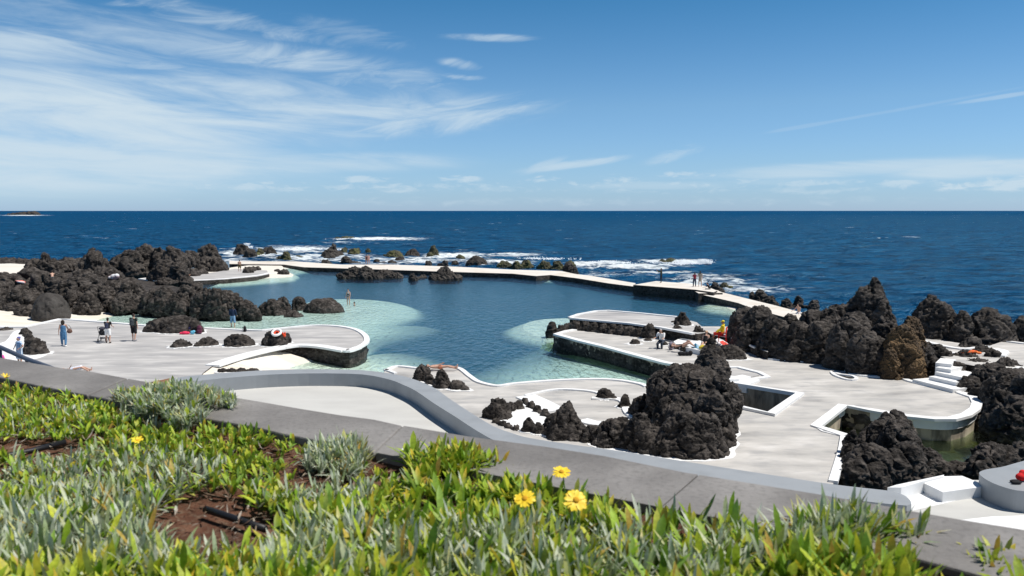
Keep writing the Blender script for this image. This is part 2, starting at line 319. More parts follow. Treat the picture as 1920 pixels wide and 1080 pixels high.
def build_sea():
    u = np.linspace(-1.25, 1.25, 560); nr = 760
    sx = np.array([G(p[0], p[1], WZ).x/G(p[0], p[1], WZ).y for p in SHORE]); sy = np.array([G(p[0], p[1], WZ).y for p in SHORE])
    D0 = np.interp(u, sx, sy); t = np.linspace(0, 1, nr)[:, None]
    D = D0[None, :]*(40000/D0[None, :])**(t**1.15)
    X = D*u[None, :]; Y = D; P = np.stack([X.ravel(), Y.ravel(), np.zeros(X.size)], 1)
    d = P[:, 1]; fade = np.clip(1-(d-250)/500, 0, 1)
    w = fbm(P*np.array([.10, .22, 1])+3.3, 4)*.34+fbm(P*np.array([.4, .8, 1]), 3)*.10*np.clip(1-(d-100)/200, 0, 1)
    P[:, 2] = WZ-.1+w*fade
    px, py = px_of(P); foam = np.zeros(len(P))
    for cx, cy, rx, ry, s in FOAM:
        q = np.sqrt(((px-cx)/rx)**2+((py-cy)/ry)**2); foam = np.maximum(foam, s*np.clip(1.25-q, 0, 1))
    P[:, 2] += np.clip(foam, 0, 1)*np.maximum(0, .25+fbm(P*.5, 3)*.5)*.8
    nu = len(u); i = np.arange(nr-1)[:, None]*nu+np.arange(nu-1)[None, :]; i = i.ravel()
    q = np.stack([i, i+1, i+nu+1, i+nu], 1)
    me = bpy.data.meshes.new('sea'); me.from_pydata(P.tolist(), [], q.tolist()); me.update()
    a = me.attributes.new('foam', 'FLOAT', 'POINT'); a.data.foreach_set('value', foam.astype(np.float32))
    me.materials.append(MT['sea']); me.shade_smooth()
    o = bpy.data.objects.new('sea', me); link(o); o['kind'] = 'structure'
build_sea()
# seabed / ground sheet below everything
mesh('ground', [(-400, -40, -6), (400, -40, -6), (400, 130, -6), (-400, 130, -6)], [(0, 1, 2, 3)], MT['deep'])['kind'] = 'structure'
# ================================================================ POOL
def water_material(name, tint, gl, bscale, bdist):
    m = bpy.data.materials.new(name); m.use_nodes = True; nt = m.node_tree; N = nt.nodes; L = nt.links; N.clear()
    out = N.new('ShaderNodeOutputMaterial'); tr = N.new('ShaderNodeBsdfTransparent'); tr.inputs[0].default_value = (*tint, 1)
    g = N.new('ShaderNodeBsdfGlossy'); g.inputs['Roughness'].default_value = .12; g.inputs[0].default_value = (.9, .95, 1, 1)
    tc = N.new('ShaderNodeTexCoord'); mp = N.new('ShaderNodeMapping'); mp.inputs['Scale'].default_value = (1.2, .5, 1); mp.inputs['Rotation'].default_value = (0, 0, .12); L.new(tc.outputs['Object'], mp.inputs[0])
    n = N.new('ShaderNodeTexNoise'); n.inputs['Scale'].default_value = bscale; n.inputs['Detail'].default_value = 5; n.inputs['Distortion'].default_value = .4; L.new(mp.outputs[0], n.inputs['Vector'])
    bp = N.new('ShaderNodeBump'); bp.inputs['Distance'].default_value = bdist; L.new(n.outputs[0], bp.inputs['Height'])
    L.new(bp.outputs[0], g.inputs['Normal'])
    fr = N.new('ShaderNodeFresnel'); fr.inputs['IOR'].default_value = 1.33; L.new(bp.outputs[0], fr.inputs['Normal'])
    mm = N.new('ShaderNodeMath'); mm.operation = 'MULTIPLY'; L.new(fr.outputs[0], mm.inputs[0]); mm.inputs[1].default_value = gl
    mx = N.new('ShaderNodeMixShader'); L.new(mm.outputs[0], mx.inputs[0]); L.new(tr.outputs[0], mx.inputs[1]); L.new(g.outputs[0], mx.inputs[2])
    L.new(mx.outputs[0], out.inputs['Surface'])
    return m
def absorb(m, col, dens):
    nt = m.node_tree; v = nt.nodes.new('ShaderNodeVolumeAbsorption'); v.inputs[0].default_value = (*col, 1); v.inputs[1].default_value = dens
    nt.links.new(v.outputs[0], nt.nodes['Material Output'].inputs['Volume'])
MT['pool'] = water_material('pool_water', (.84, .96, .95), .85, 2.0, .26); absorb(MT['pool'], (.35, .84, .84), POOL_ABS) if (POOL_ABS := .10) else None
MT['covew'] = water_material('cove_water', (.8, .85, .7), .6, 3, .03)
POOLP = [(-100, 566), (200, 566), (400, 520), (440, 500), (480, 499), (560, 499), (700, 503), (960, 512), (1052, 514), (1180, 537), (1310, 552), (1400, 568), (1440, 600), (1440, 640), (1300, 735), (1100, 760), (900, 800), (600, 800), (200, 760), (-100, 740)]
w = prism('pool_water', proj(POOLP, WZ), -2.0, WZ, MT['pool']); w['kind'] = 'structure'
mesh('pool_floor', [(-60, 20, -1.6), (60, 20, -1.6), (60, 125, -1.6), (-60, 125, -1.6)], [(0, 1, 2, 3)], MT['deep'])['kind'] = 'structure'
def shelf(name, pts, m, interior=(), spread=2.4, sm=4, kind='structure'):
    """underwater or beach sheet: closed outline of (px,py,z), splined, with optional interior points"""
    cz = lambda p: (p[0], p[1], WZ+(p[2]-WZ)*.26 if p[2] < WZ else p[2])
    pts = [cz(p) for p in pts]; interior = [cz(p) for p in interior]
    o = spline(pts, sm, True) if sm > 1 else pts
    V = [G(p[0], p[1], p[2]) for p in o]+[G(*p) for p in interior]
    n = len(o); c2 = [Vector((v.x, v.y)) for v in V]
    r = geometry.delaunay_2d_cdt(c2, [(i, (i+1) % n) for i in range(n)], [], 1, 1e-4)
    zz = [V[ids[0]].z if ids else WZ for ids in r[3]]
    vs = [(p.x, p.y, z) for p, z in zip(r[0], zz)]; fs = [list(f) for f in r[2]]
    fl = [f if area2([Vector((vs[i][0], vs[i][1])) for i in f]) > 0 else f[::-1] for f in fs]
    k = len(vs); cx_ = sum(v[0] for v in vs)/k; cy_ = sum(v[1] for v in vs)/k; base = []
    for x, y, z in vs:
        dx, dy = x-cx_, y-cy_; l_ = math.hypot(dx, dy) or 1; base.append((x+dx/l_*spread, y+dy/l_*spread, -1.62 if z < WZ-.02 else z-1.2))
    # skirt down so the sheet has a body
    cnt = {}
    for f in fl:
        for i in range(len(f)): cnt[(f[i], f[(i+1) % len(f)])] = 1
    sk = [(b, a, a+k, b+k) for (a, b) in cnt if (b, a) not in cnt]
    ob = mesh(name, vs+base, fl+sk, m); ob.data.materials.append(MT['deep']); ob.data.polygons.foreach_set('material_index', [0]*len(fl)+[0 if spread else 1]*len(sk)); ob['kind'] = kind; return ob
# left shallow basin floor
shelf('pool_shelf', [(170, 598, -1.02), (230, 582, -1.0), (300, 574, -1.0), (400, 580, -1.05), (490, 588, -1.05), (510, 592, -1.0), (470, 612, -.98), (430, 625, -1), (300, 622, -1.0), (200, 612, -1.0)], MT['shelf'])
# big crescent shelf
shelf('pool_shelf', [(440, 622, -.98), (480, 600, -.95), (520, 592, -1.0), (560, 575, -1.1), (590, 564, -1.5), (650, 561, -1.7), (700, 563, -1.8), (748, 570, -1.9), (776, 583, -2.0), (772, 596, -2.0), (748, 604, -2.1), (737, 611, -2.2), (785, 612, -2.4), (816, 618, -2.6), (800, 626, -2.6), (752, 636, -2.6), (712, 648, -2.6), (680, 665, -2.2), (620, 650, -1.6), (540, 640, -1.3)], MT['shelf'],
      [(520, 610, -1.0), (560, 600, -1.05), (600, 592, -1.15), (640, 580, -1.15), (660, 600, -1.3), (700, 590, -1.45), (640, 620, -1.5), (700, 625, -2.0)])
# front left beach ramp sinking into the pool
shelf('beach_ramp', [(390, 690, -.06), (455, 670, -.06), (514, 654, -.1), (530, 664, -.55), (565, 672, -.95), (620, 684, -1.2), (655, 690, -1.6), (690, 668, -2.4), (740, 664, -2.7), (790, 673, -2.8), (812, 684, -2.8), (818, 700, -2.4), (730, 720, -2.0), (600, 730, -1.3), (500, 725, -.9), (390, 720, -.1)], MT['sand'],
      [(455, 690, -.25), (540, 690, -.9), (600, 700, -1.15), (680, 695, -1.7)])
# right turquoise shelf in front of the jetty
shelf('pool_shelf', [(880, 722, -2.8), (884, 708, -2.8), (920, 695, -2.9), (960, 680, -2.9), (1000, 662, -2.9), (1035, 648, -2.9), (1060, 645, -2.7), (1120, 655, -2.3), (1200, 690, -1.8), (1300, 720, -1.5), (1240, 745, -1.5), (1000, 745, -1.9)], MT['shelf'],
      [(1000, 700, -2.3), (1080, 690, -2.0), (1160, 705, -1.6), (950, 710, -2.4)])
# green ledge along the jetty foot
shelf('pool_ledge', [(1040, 650, -1.35), (1036, 642, -1.3), (1100, 652, -1.2), (1180, 675, -1.15), (1250, 700, -1.1), (1300, 720, -1.1), (1240, 712, -1.2), (1150, 685, -1.3), (1080, 665, -1.35)], MT['algae'], sm=2)
# pale crescent at the jetty tip, ramps along the far wall, left beach point
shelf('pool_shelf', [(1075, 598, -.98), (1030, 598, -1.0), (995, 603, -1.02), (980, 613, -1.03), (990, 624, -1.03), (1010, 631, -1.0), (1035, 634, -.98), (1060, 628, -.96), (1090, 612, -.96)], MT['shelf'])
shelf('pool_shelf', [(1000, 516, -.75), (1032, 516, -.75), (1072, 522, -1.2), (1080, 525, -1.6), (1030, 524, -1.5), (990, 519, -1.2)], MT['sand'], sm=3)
shelf('pool_shelf', [(1378, 566, -.75), (1385, 574, -.75), (1372, 581, -1.0), (1340, 578, -1.5), (1328, 570, -1.6), (1345, 569, -1.2)], MT['sand'], sm=3)
shelf('pool_shelf', [(530, 497, -.8), (560, 500, -.9), (590, 504, -1.4), (560, 510, -1.4), (540, 515, -1.1), (535, 506, -.9)], MT['shelf'], sm=3)
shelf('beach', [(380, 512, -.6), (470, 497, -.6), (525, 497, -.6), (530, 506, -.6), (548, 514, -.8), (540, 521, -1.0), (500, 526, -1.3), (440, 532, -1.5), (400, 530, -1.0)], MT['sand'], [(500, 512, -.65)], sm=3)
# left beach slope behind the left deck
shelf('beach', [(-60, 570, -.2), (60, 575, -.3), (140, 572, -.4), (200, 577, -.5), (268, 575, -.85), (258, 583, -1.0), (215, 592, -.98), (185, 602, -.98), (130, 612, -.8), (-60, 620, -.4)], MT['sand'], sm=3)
# ================================================================ PAVED DECKS
def deck(name, pts, z, m, holes=(), z0=-4.9, side=None, sm=1):
    P = spline(pts, sm, True) if sm > 1 else pts
    o = prism(name, proj(P, z), z0, z, m, holes=[proj(h, z) for h in holes], side=side or MT['rock']); o['kind'] = 'structure'; return o
# left deck with rounded peninsula
PEN = [(478, 620), (500, 619), (540, 615), (585, 611), (630, 612), (665, 618), (683, 628), (688, 638), (684, 645), (672, 652), (655, 658), (648, 658), (600, 650), (560, 648), (527, 652)]
LD = [(-150, 612), (0, 614), (45, 614), (112, 599), (132, 600), (200, 605), (275, 611), (380, 616)]+PEN+[(515, 651), (455, 667), (398, 686), (380, 700), (340, 760), (320, 900), (-150, 900)]
left_deck = deck('left_deck', LD, 0, MT['deck'])
# main deck
PIT1 = [(1362, 719), (1500, 741), (1446, 779), (1362, 760)]
MD = [(722, 694), (745, 687), (790, 691), (820, 689), (858, 690), (880, 705), (897, 716), (925, 723), (942, 723), (960, 720), (1005, 716), (1050, 713), (1110, 711), (1160, 713), (1200, 720), (1216, 728), (1240, 722), (1262, 706), (1290, 688), (1247, 680), (1190, 665), (1135, 650), (1085, 638), (1040, 627), (1062, 621), (1085, 617), (1110, 612), (1300, 612), (1380, 612), (1440, 620), (1560, 640), (1700, 660), (1790, 680), (1815, 735), (1826, 745), (1832, 757), (1828, 768), (1812, 779), (1785, 786), (1750, 786), (1700, 781), (1640, 772), (1580, 761), (1530, 800), (1585, 818), (1578, 850), (1560, 915), (1560, 1010), (1000, 900), (800, 800), (700, 740)]
main_deck = deck('main_deck', MD, 0, MT['deck_warm'], holes=[PIT1], side=MT['stain'])
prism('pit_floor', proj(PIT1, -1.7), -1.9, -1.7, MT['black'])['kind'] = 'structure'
# pit lining, proud of the hole flanks
def inner_face(name, pts, z0, z1, m, off=.03, parent=None):
    P = proj(pts, z1); return ribbon(name, P, .03, z0, z1-.002, m, parent)
o = inner_face('pit_lining', [(1362, 718.5), (1419, 728)], -1.7, -.02, MT['white']); o['kind'] = 'structure'
# sunken steps left of the pit
deck('upper_jetty', [(1068, 596), (1085, 590), (1118, 584), (1140, 583), (1200, 588), (1270, 595), (1306, 604), (1318, 614), (1322, 624), (1308, 626), (1240, 614), (1180, 606)], .72, MT['deck'], z0=-4.9)
deck('chair_ledge', [(1316, 616), (1335, 614), (1375, 620), (1440, 650), (1440, 660), (1416, 652), (1392, 641), (1366, 632), (1335, 627)], .45, MT['deck'], z0=-1)
# promenade
PR = [(322, 716), (400, 706), (480, 702), (560, 699), (640, 698), (700, 702), (745, 712), (790, 732), (830, 760), (870, 788), (905, 810), (960, 828), (1150, 862), (1400, 900), (1560, 922), (1680, 925), (1770, 900), (1840, 900), (1880, 880), (2100, 850), (2300, 900), (2300, 1500), (250, 1500), (300, 800)]
prom = prism('promenade', proj(PR, 1.7), -4.5, 1.7, MT['prom'], side=MT['white']); prom['kind'] = 'structure'
prism('promenade_paint', proj([(1680, 912), (1770, 893), (1804, 892), (1836, 905), (1850, 918), (1836, 929), (1807, 935), (1711, 957), (1690, 945)], 1.704), 1.6, 1.704, MT['white'])['kind'] = 'structure'
prism('promenade_paint', proj([(1790, 976), (1860, 968), (1960, 965), (2100, 966), (2100, 1040), (1900, 1030)], 1.704), 1.6, 1.704, MT['white'])['kind'] = 'structure'
# right background paths
deck('back_path', [(1700, 640), (1735, 632), (1790, 642), (1850, 650), (1880, 640), (1930, 645), (2050, 655), (2050, 760), (1900, 700), (1850, 690), (1795, 680), (1752, 664)], .8, MT['deck_warm'])
# left far terraces
deck('far_terrace', [(262, 522), (300, 516), (380, 514), (440, 504), (500, 507), (505, 514), (480, 519), (420, 524), (360, 527), (300, 529)], -.45, MT['deck'])
deck('far_terrace', [(-80, 497), (20, 494), (60, 496), (62, 506), (10, 520), (-80, 530)], .1, MT['sand'])
deck('rocky_ground', [(-300, 498), (60, 503), (225, 520), (262, 524), (300, 531), (400, 552), (462, 580), (440, 584), (300, 568), (140, 566), (-300, 568)], -.5, MT['rock'], z0=-2)
# ================================================================ KERBS (painted white)
KN = 0
def kerb(pts, z=0, w=.3, h=.07, sm=5, closed=False, side=0, parent=None):
    P = proj(spline(pts, sm, closed) if sm > 1 else pts, z)
    o = ribbon('kerb', P, w, z-.05, z+h, MT['white'], None, closed, side); o['kind'] = 'structure'; return o
kerb([(-60, 613), (0, 614), (45, 614), (112, 599), (132, 600), (200, 605), (275, 611)], sm=1, w=.35)
kerb([(383, 616)]+PEN[:10], w=.36)
kerb(PEN[9:12], w=.5)
kerb(PEN[11:]+[(515, 651)], w=.7)
kerb([(527, 652), (500, 657), (455, 668), (398, 686)], w=.9, h=.05)
kerb([(724, 696), (745, 688), (790, 692), (820, 690), (858, 691), (880, 706), (897, 717), (925, 724), (942, 724), (960, 721), (1005, 717), (1050, 714), (1110, 712), (1160, 714), (1200, 721), (1212, 726)], w=.26)
kerb([(722, 694), (742, 701)], w=.2, sm=1)
kerb([(1110, 615), (1085, 618), (1062, 622), (1043, 627.5), (1085, 639), (1135, 651), (1190, 666), (1247, 681), (1300, 690)], w=.45, sm=1)
kerb([(1068, 596), (1085, 590), (1118, 584), (1140, 583), (1200, 588), (1270, 595)], .72, w=.3, sm=1)
kerb([(1068, 597), (1180, 607), (1240, 615), (1300, 626)], .72, w=.3, sm=1)
kerb([(1362, 719), (1500, 741), (1446, 779), (1362, 760)], w=.42, sm=1, closed=True, h=.12)
kerb([(1400, 714), (1362, 707)], w=.4, sm=1)
kerb([(1400, 714), (1440, 708), (1425, 700), (1385, 690), (1362, 690)], w=.3, sm=1)
kerb([(1585, 818), (1530, 800), (1580, 761), (1640, 771), (1700, 781), (1750, 786), (1785, 786), (1812, 779), (1828, 768), (1832, 757), (1826, 746), (1800, 737)], w=.42, sm=1, h=.06)
o = ribbon('rim_face', proj(spline([(1584, 819), (1530, 801), (1580, 761.5), (1640, 772), (1700, 781), (1750, 786), (1785, 786), (1812, 779), (1828, 768), (1832, 757)], 3), 0), .10, -.42, .03, MT['white']); o['kind'] = 'structure'
kerb([(1440, 674), (1480, 677), (1530, 681), (1580, 691), (1600, 703), (1640, 707), (1690, 711), (1715, 718), (1800, 737)], w=.3)
kerb([(1562, 905), (1578, 850), (1583, 820)], w=.28)
kerb([(1560, 698), (1566, 705), (1590, 713), (1606, 712), (1598, 706), (1575, 703)], closed=True, w=.18, sm=3)
kerb([(985, 743), (1035, 732.5), (1075, 732), (1118, 737), (1135, 748)], w=.2, sm=4)
kerb([(985, 744), (1012, 756), (1042, 772)], w=1.0, h=.06)
kerb([(1092, 789), (1125, 796), (1180, 791), (1208, 794)], w=.6, h=.06)
kerb([(1110, 748), (1165, 752), (1178, 776), (1208, 794)], w=.35)
kerb([(1335, 627), (1366, 632), (1392, 641), (1416, 652)], .45, w=.12, h=.04)
kerb([(1730, 640), (1800, 655), (1850, 650)], .8, w=.35)
kerb([(1720, 654), (1760, 660), (1795, 664)], .8, w=.35); kerb([(1860, 655), (1878, 660), (1870, 668)], .8, w=.7); kerb([(1900, 692), (1960, 700)], .8, w=1.2); kerb([(1880, 640), (1930, 646), (2000, 652)], .8, w=.3)
kerb([(262, 523), (300, 527), (360, 526), (420, 523), (480, 517), (505, 512)], -.45, w=.5)
# white basin floor in the rock ring
prism('basin_paint', proj(spline([(925, 780), (964, 760), (992, 752), (1012, 765), (1034, 783), (1023, 795), (1000, 800), (979, 808), (950, 800)], 3, True), .004), -.1, .004, MT['white'])['kind'] = 'structure'
# ================================================================ FAR SEA WALL (thing)
sw = tag(empty('sea_wall', G(960, 512, -.4)), 'long low pale wall with dark wet side closing the natural pool from the sea', 'sea wall')
def part_prism(name, P, z0, z1, m, root, side=None):
    loc = root.location; P = [Vector((p.x-loc.x, p.y-loc.y, 0)) for p in P]
    return prism(name, P, z0-loc.z, z1-loc.z, m, root, side=side)
MT['walltop'] = mat('sea_wall_top', [(.62, .56, .48), (.70, .66, .60), (.56, .48, .38)], .2, 8, .8, .2, 10, lo=.3, hi=.75)
FW_far = [(430, 489), (480, 490), (555, 490), (640, 496), (730, 496), (855, 500), (960, 505.5), (1052, 508), (1080, 514), (1102, 516), (1150, 524), (1192, 531)]
FW_near = [(1187, 537), (1140, 531), (1085, 522), (1032, 515.5), (1005, 517.5), (960, 513), (855, 510), (705, 505), (570, 501), (532, 496), (430, 495)]
part_prism('walkway', proj(FW_far+FW_near, -.4), -4.9, -.4, MT['walltop'], sw, side=MT['rock'])
part_prism('platform', proj([(1188, 534), (1230, 527), (1285, 531), (1322, 536), (1345, 545), (1338, 548), (1303, 543)], .05), -4.9, .05, MT['walltop'], sw, side=MT['rock'])
part_prism('step', proj([(1303, 546), (1345, 544), (1355, 549), (1310, 550)], -.12), -4.9, -.12, MT['walltop'], sw, side=MT['rock'])
part_prism('walkway', proj([(1310, 551), (1350, 547), (1410, 562), (1455, 573), (1500, 585), (1560, 600), (1560, 640), (1490, 600), (1440, 586), (1400, 574), (1384, 568)], -.3), -4.9, -.3, MT['walltop'], sw, side=MT['rock'])
# ================================================================ GREY BENCH WALL
gw_out = [(318, 712), (345, 706), (400, 701), (480, 695), (560, 692.5), (620, 692.5), (680, 694), (730, 700), (770, 709), (812, 726), (842, 747), (880, 772), (925, 799), (960, 812), (992, 821), (1062, 832), (1150, 844), (1280, 864.5), (1456, 892), (1561, 908), (1640, 917), (1672, 921), (1694, 928), (1706, 937), (1709, 945)]
gw_in = [(1700, 948), (1678, 946), (1632, 941), (1526, 928), (1280, 892), (1150, 871), (1027, 852), (960, 839), (925, 825), (890, 805), (855, 782), (815, 757), (780, 733), (755, 721), (730, 711.5), (680, 702), (600, 700), (540, 701), (480, 704), (400, 711), (345, 718), (322, 722)]
GWP = proj(spline(gw_out, 3)+spline(gw_in, 3), 2.2)
gw = tag(empty('bench_wall', G(700, 730, 1.7)), 'long curving low grey painted wall snaking along the pale promenade behind the dark coping', 'wall')
part_prism('wall', GWP, -4, 2.2, MT['greywall'], gw)
rb = tag(empty('round_bench', G(1900, 930, 1.7)), 'rounded grey painted bench block at the right edge with red bag on it', 'bench')
part_prism('bench_block', proj(spline([(1836, 886), (1850, 880), (1880, 875), (1920, 864), (2000, 845), (2080, 850), (2090, 890), (2020, 918), (1960, 924), (1920, 921), (1895, 917), (1865, 907), (1843, 895)], 4, True), 2.2), 1.5, 2.2, MT['greywall'], rb)
# white stair block beyond the wall end
wb = tag(empty('stair_block', G(1780, 915, 1.7)), 'white painted low stair block between the end of the grey wall and the round bench', 'stairs')
part_prism('block', proj([(1733, 906), (1770, 893), (1804, 892), (1836, 905), (1846, 912), (1768, 923)], 1.95), 1.4, 1.95, MT['white'], wb)
part_prism('parapet', proj([(1664, 914), (1680, 909), (1770, 890), (1770, 893), (1733, 902), (1690, 914)], 2.0), 1.4, 2.0, MT['white'], wb)
# ================================================================ COPING
CT = 7.5
cp_far = [(-220, 632), (-100, 652), (0, 670), (120, 690), (175, 697), (240, 709), (300, 720), (400, 738), (480, 751), (560, 765), (640, 778), (703, 786), (756, 798), (883, 819), (1027, 838), (1133, 855), (1280, 885), (1526, 925), (1709, 957), (1808, 974), (1920, 992), (2050, 1015), (2300, 1060)]
cp_near = [(-220, 665), (-100, 686), (0, 707), (70, 722), (137, 735), (187, 745), (250, 757), (300, 767), (390, 785), (475, 799), (528, 812), (616, 829), (703, 848), (767, 860), (860, 878), (960, 897), (1060, 916), (1178, 939), (1357, 973), (1431, 988), (1560, 1013), (1685, 1038), (1794, 1066), (1919, 1100), (2100, 1140)]
cw = tag(empty('coping_wall', G(960, 870, CT)), 'dark basalt slab coping running diagonally between the flower bed and the promenade', 'wall')
def lerp_poly(P, px):
    xs = [p[0] for p in P]; ys = [p[1] for p in P]; return (px, float(np.interp(px, xs, ys)))
cuts = [(-220, -220), (240, 165), (756, 703), (1310, 1240), (1700, 1640), (2290, 2095)]
for (f0, n0), (f1, n1) in zip(cuts[:-1], cuts[1:]):
    far = [lerp_poly(cp_far, f0+1.5)]+[p for p in cp_far if f0+3 < p[0] < f1-3]+[lerp_poly(cp_far, f1-1.5)]
    near = [lerp_poly(cp_near, n1-1.5)]+[p for p in reversed(cp_near) if n0+3 < p[0] < n1-3]+[lerp_poly(cp_near, n0+1.5)]
    s = part_prism('coping_slab', proj(far+near, CT), CT-.07, CT, MT['coping'], cw)
    bv = s.modifiers.new('bevel', 'BEVEL'); bv.width = .008; bv.segments = 2; bv.limit_method = 'ANGLE'
inner = [(p[0], p[1]-4) for p in cp_near]; outer = [(p[0], p[1]+3) for p in cp_far]
part_prism('wall', proj(outer+inner[::-1], CT-.068), 1.6, CT-.068, MT['black'], cw)
tag(prism('edge_block', proj([(284, 716), (318, 709), (326, 715), (302, 722)], CT-.02), CT-.3, CT-.02, MT['brown']), 'small rusty brown wedge at the end of the grey wall behind silvery leaves', 'block')
# ================================================================ SOIL
def soil():
    nx, ny = 110, 60; V = []
    A = [G(p[0], p[1]-2, CT) for p in cp_near]
    for j in range(ny):
        for i in range(nx):
            s = i/(nx-1)*(len(A)-1); k = min(int(s), len(A)-2); t = s-k; a = A[k].lerp(A[k+1], t)
            d = (j/(ny-1))**1.2*3.4
            V.append((a.x-.5*d, a.y-.86*d, 0))
    V = np.array(V); nz = fbm(V*2.1+5, 4)*.035; V[:, 2] = CT-.028+nz*.5-np.clip(np.arange(len(V))//nx*.02, 0, .04)
    fs = [(j*nx+i, (j+1)*nx+i, (j+1)*nx+i+1, j*nx+i+1) for j in range(ny-1) for i in range(nx-1)]
    o = mesh('soil', V, fs, MT['soil'], smooth=True); o['kind'] = 'structure'
soil()

# ================================================================ WHITE STEPS (right) and sunken steps by the pit
st = tag(empty('staircase', G(1750, 715, 0)), 'white painted steps climbing between the ochre boulder and the dark slope', 'stairs')
rows = [((1711, 711), (1787, 730), .18), ((1742, 705.5), (1793, 717), .36), ((1753, 697), (1806, 708), .54), ((1754, 688.5), (1783, 693), .72), ((1754, 680), (1784, 683), .88)]
for (a, b, zt) in rows:
    A = G(*a, zt); B = G(*b, zt); n = Vector((-(B.y-A.y), B.x-A.x)).normalized(); bk = Vector((n.x, n.y, 0))*1.6
    part_prism('step', [A, B, B+bk, A+bk], 0, zt, MT['white'], st)
st = tag(empty('staircase', G(1390, 715, 0)), 'small white sunken steps beside the square pit behind the huge boulder', 'stairs')
part_prism('step', proj([(1362, 713), (1398, 706), (1425, 712), (1400, 722), (1362, 716)], .10), -.3, .10, MT['white'], st)
part_prism('step', proj([(1362, 708), (1392, 702.5), (1408, 706), (1385, 711), (1362, 712)], .22), -.3, .22, MT['white'], st)
part_prism('landing', proj([(1362, 692), (1400, 696), (1424, 703), (1405, 707), (1362, 706)], .05), -.3, .05, MT['deck'], st)
cv = prism('cove_floor', proj([(1500, 790), (1850, 730), (2100, 780), (2100, 940), (1560, 960)], WZ-.45), WZ-.6, WZ-.45, MT['cove']); cv['kind'] = 'structure'
cv = prism('cove_water', proj([(1500, 790), (1850, 720), (2100, 770), (2100, 930), (1560, 950)], WZ), WZ-.02, WZ, MT['covew']); cv['kind'] = 'structure'

o = prism('drain_hole_shade', proj([(1562, 703), (1578, 704), (1598, 707), (1604, 711), (1590, 712), (1568, 706)], .006), -.1, .006, MT['black']); o['kind'] = 'structure'  # flat black sheet at deck level, darkness of the drain hole painted in
# ================================================================ LAVA ROCKS
def cells(P):
    """random value of the nearest Worley cell and the distance to its border"""
    I = np.floor(P).astype(np.int64); f = P-I; best = np.full(len(P), 9.); sec = np.full(len(P), 9.); cid = np.zeros(len(P))
    for dx in (-1, 0, 1):
        for dy in (-1, 0, 1):
            for dz in (-1, 0, 1):
                h = _h(I[:, 0]+dx, I[:, 1]+dy, I[:, 2]+dz); q = _r[h]+np.array([dx, dy, dz])-f; d = np.sqrt((q*q).sum(1)); new = d < best
                sec = np.where(new, best, np.minimum(sec, d)); cid = np.where(new, ((h*37) % 101)/100., cid); best = np.minimum(best, d)
    return cid, sec-best
def ico(sub):
    bm = bmesh.new(); bmesh.ops.create_icosphere(bm, subdivisions=sub, radius=1); V = np.array([v.co[:] for v in bm.verts]); Fc = [[v.index for v in f.verts] for f in bm.faces]; bm.free(); return V, Fc
ICO = ico(3)
def voxel(V, Fc, size):
    me = bpy.data.meshes.new('t'); me.from_pydata(V.tolist(), [], Fc); o = bpy.data.objects.new('t', me); SC.collection.objects.link(o)
    md = o.modifiers.new('r', 'REMESH'); md.mode = 'VOXEL'; md.voxel_size = size; md.use_smooth_shade = True
    dg = bpy.context.evaluated_depsgraph_get(); r = bpy.data.meshes.new_from_object(o.evaluated_get(dg))
    bpy.data.objects.remove(o); bpy.data.meshes.remove(me); return r
def co_of(me):
    a = np.empty(len(me.vertices)*3, np.float32); me.vertices.foreach_get('co', a); return a.reshape(-1, 3).astype(float)
def no_of(me):
    a = np.empty(len(me.vertices)*3, np.float32); me.vertex_normals.foreach_get('vector', a); return a.reshape(-1, 3).astype(float)
SKIRT_N = 0
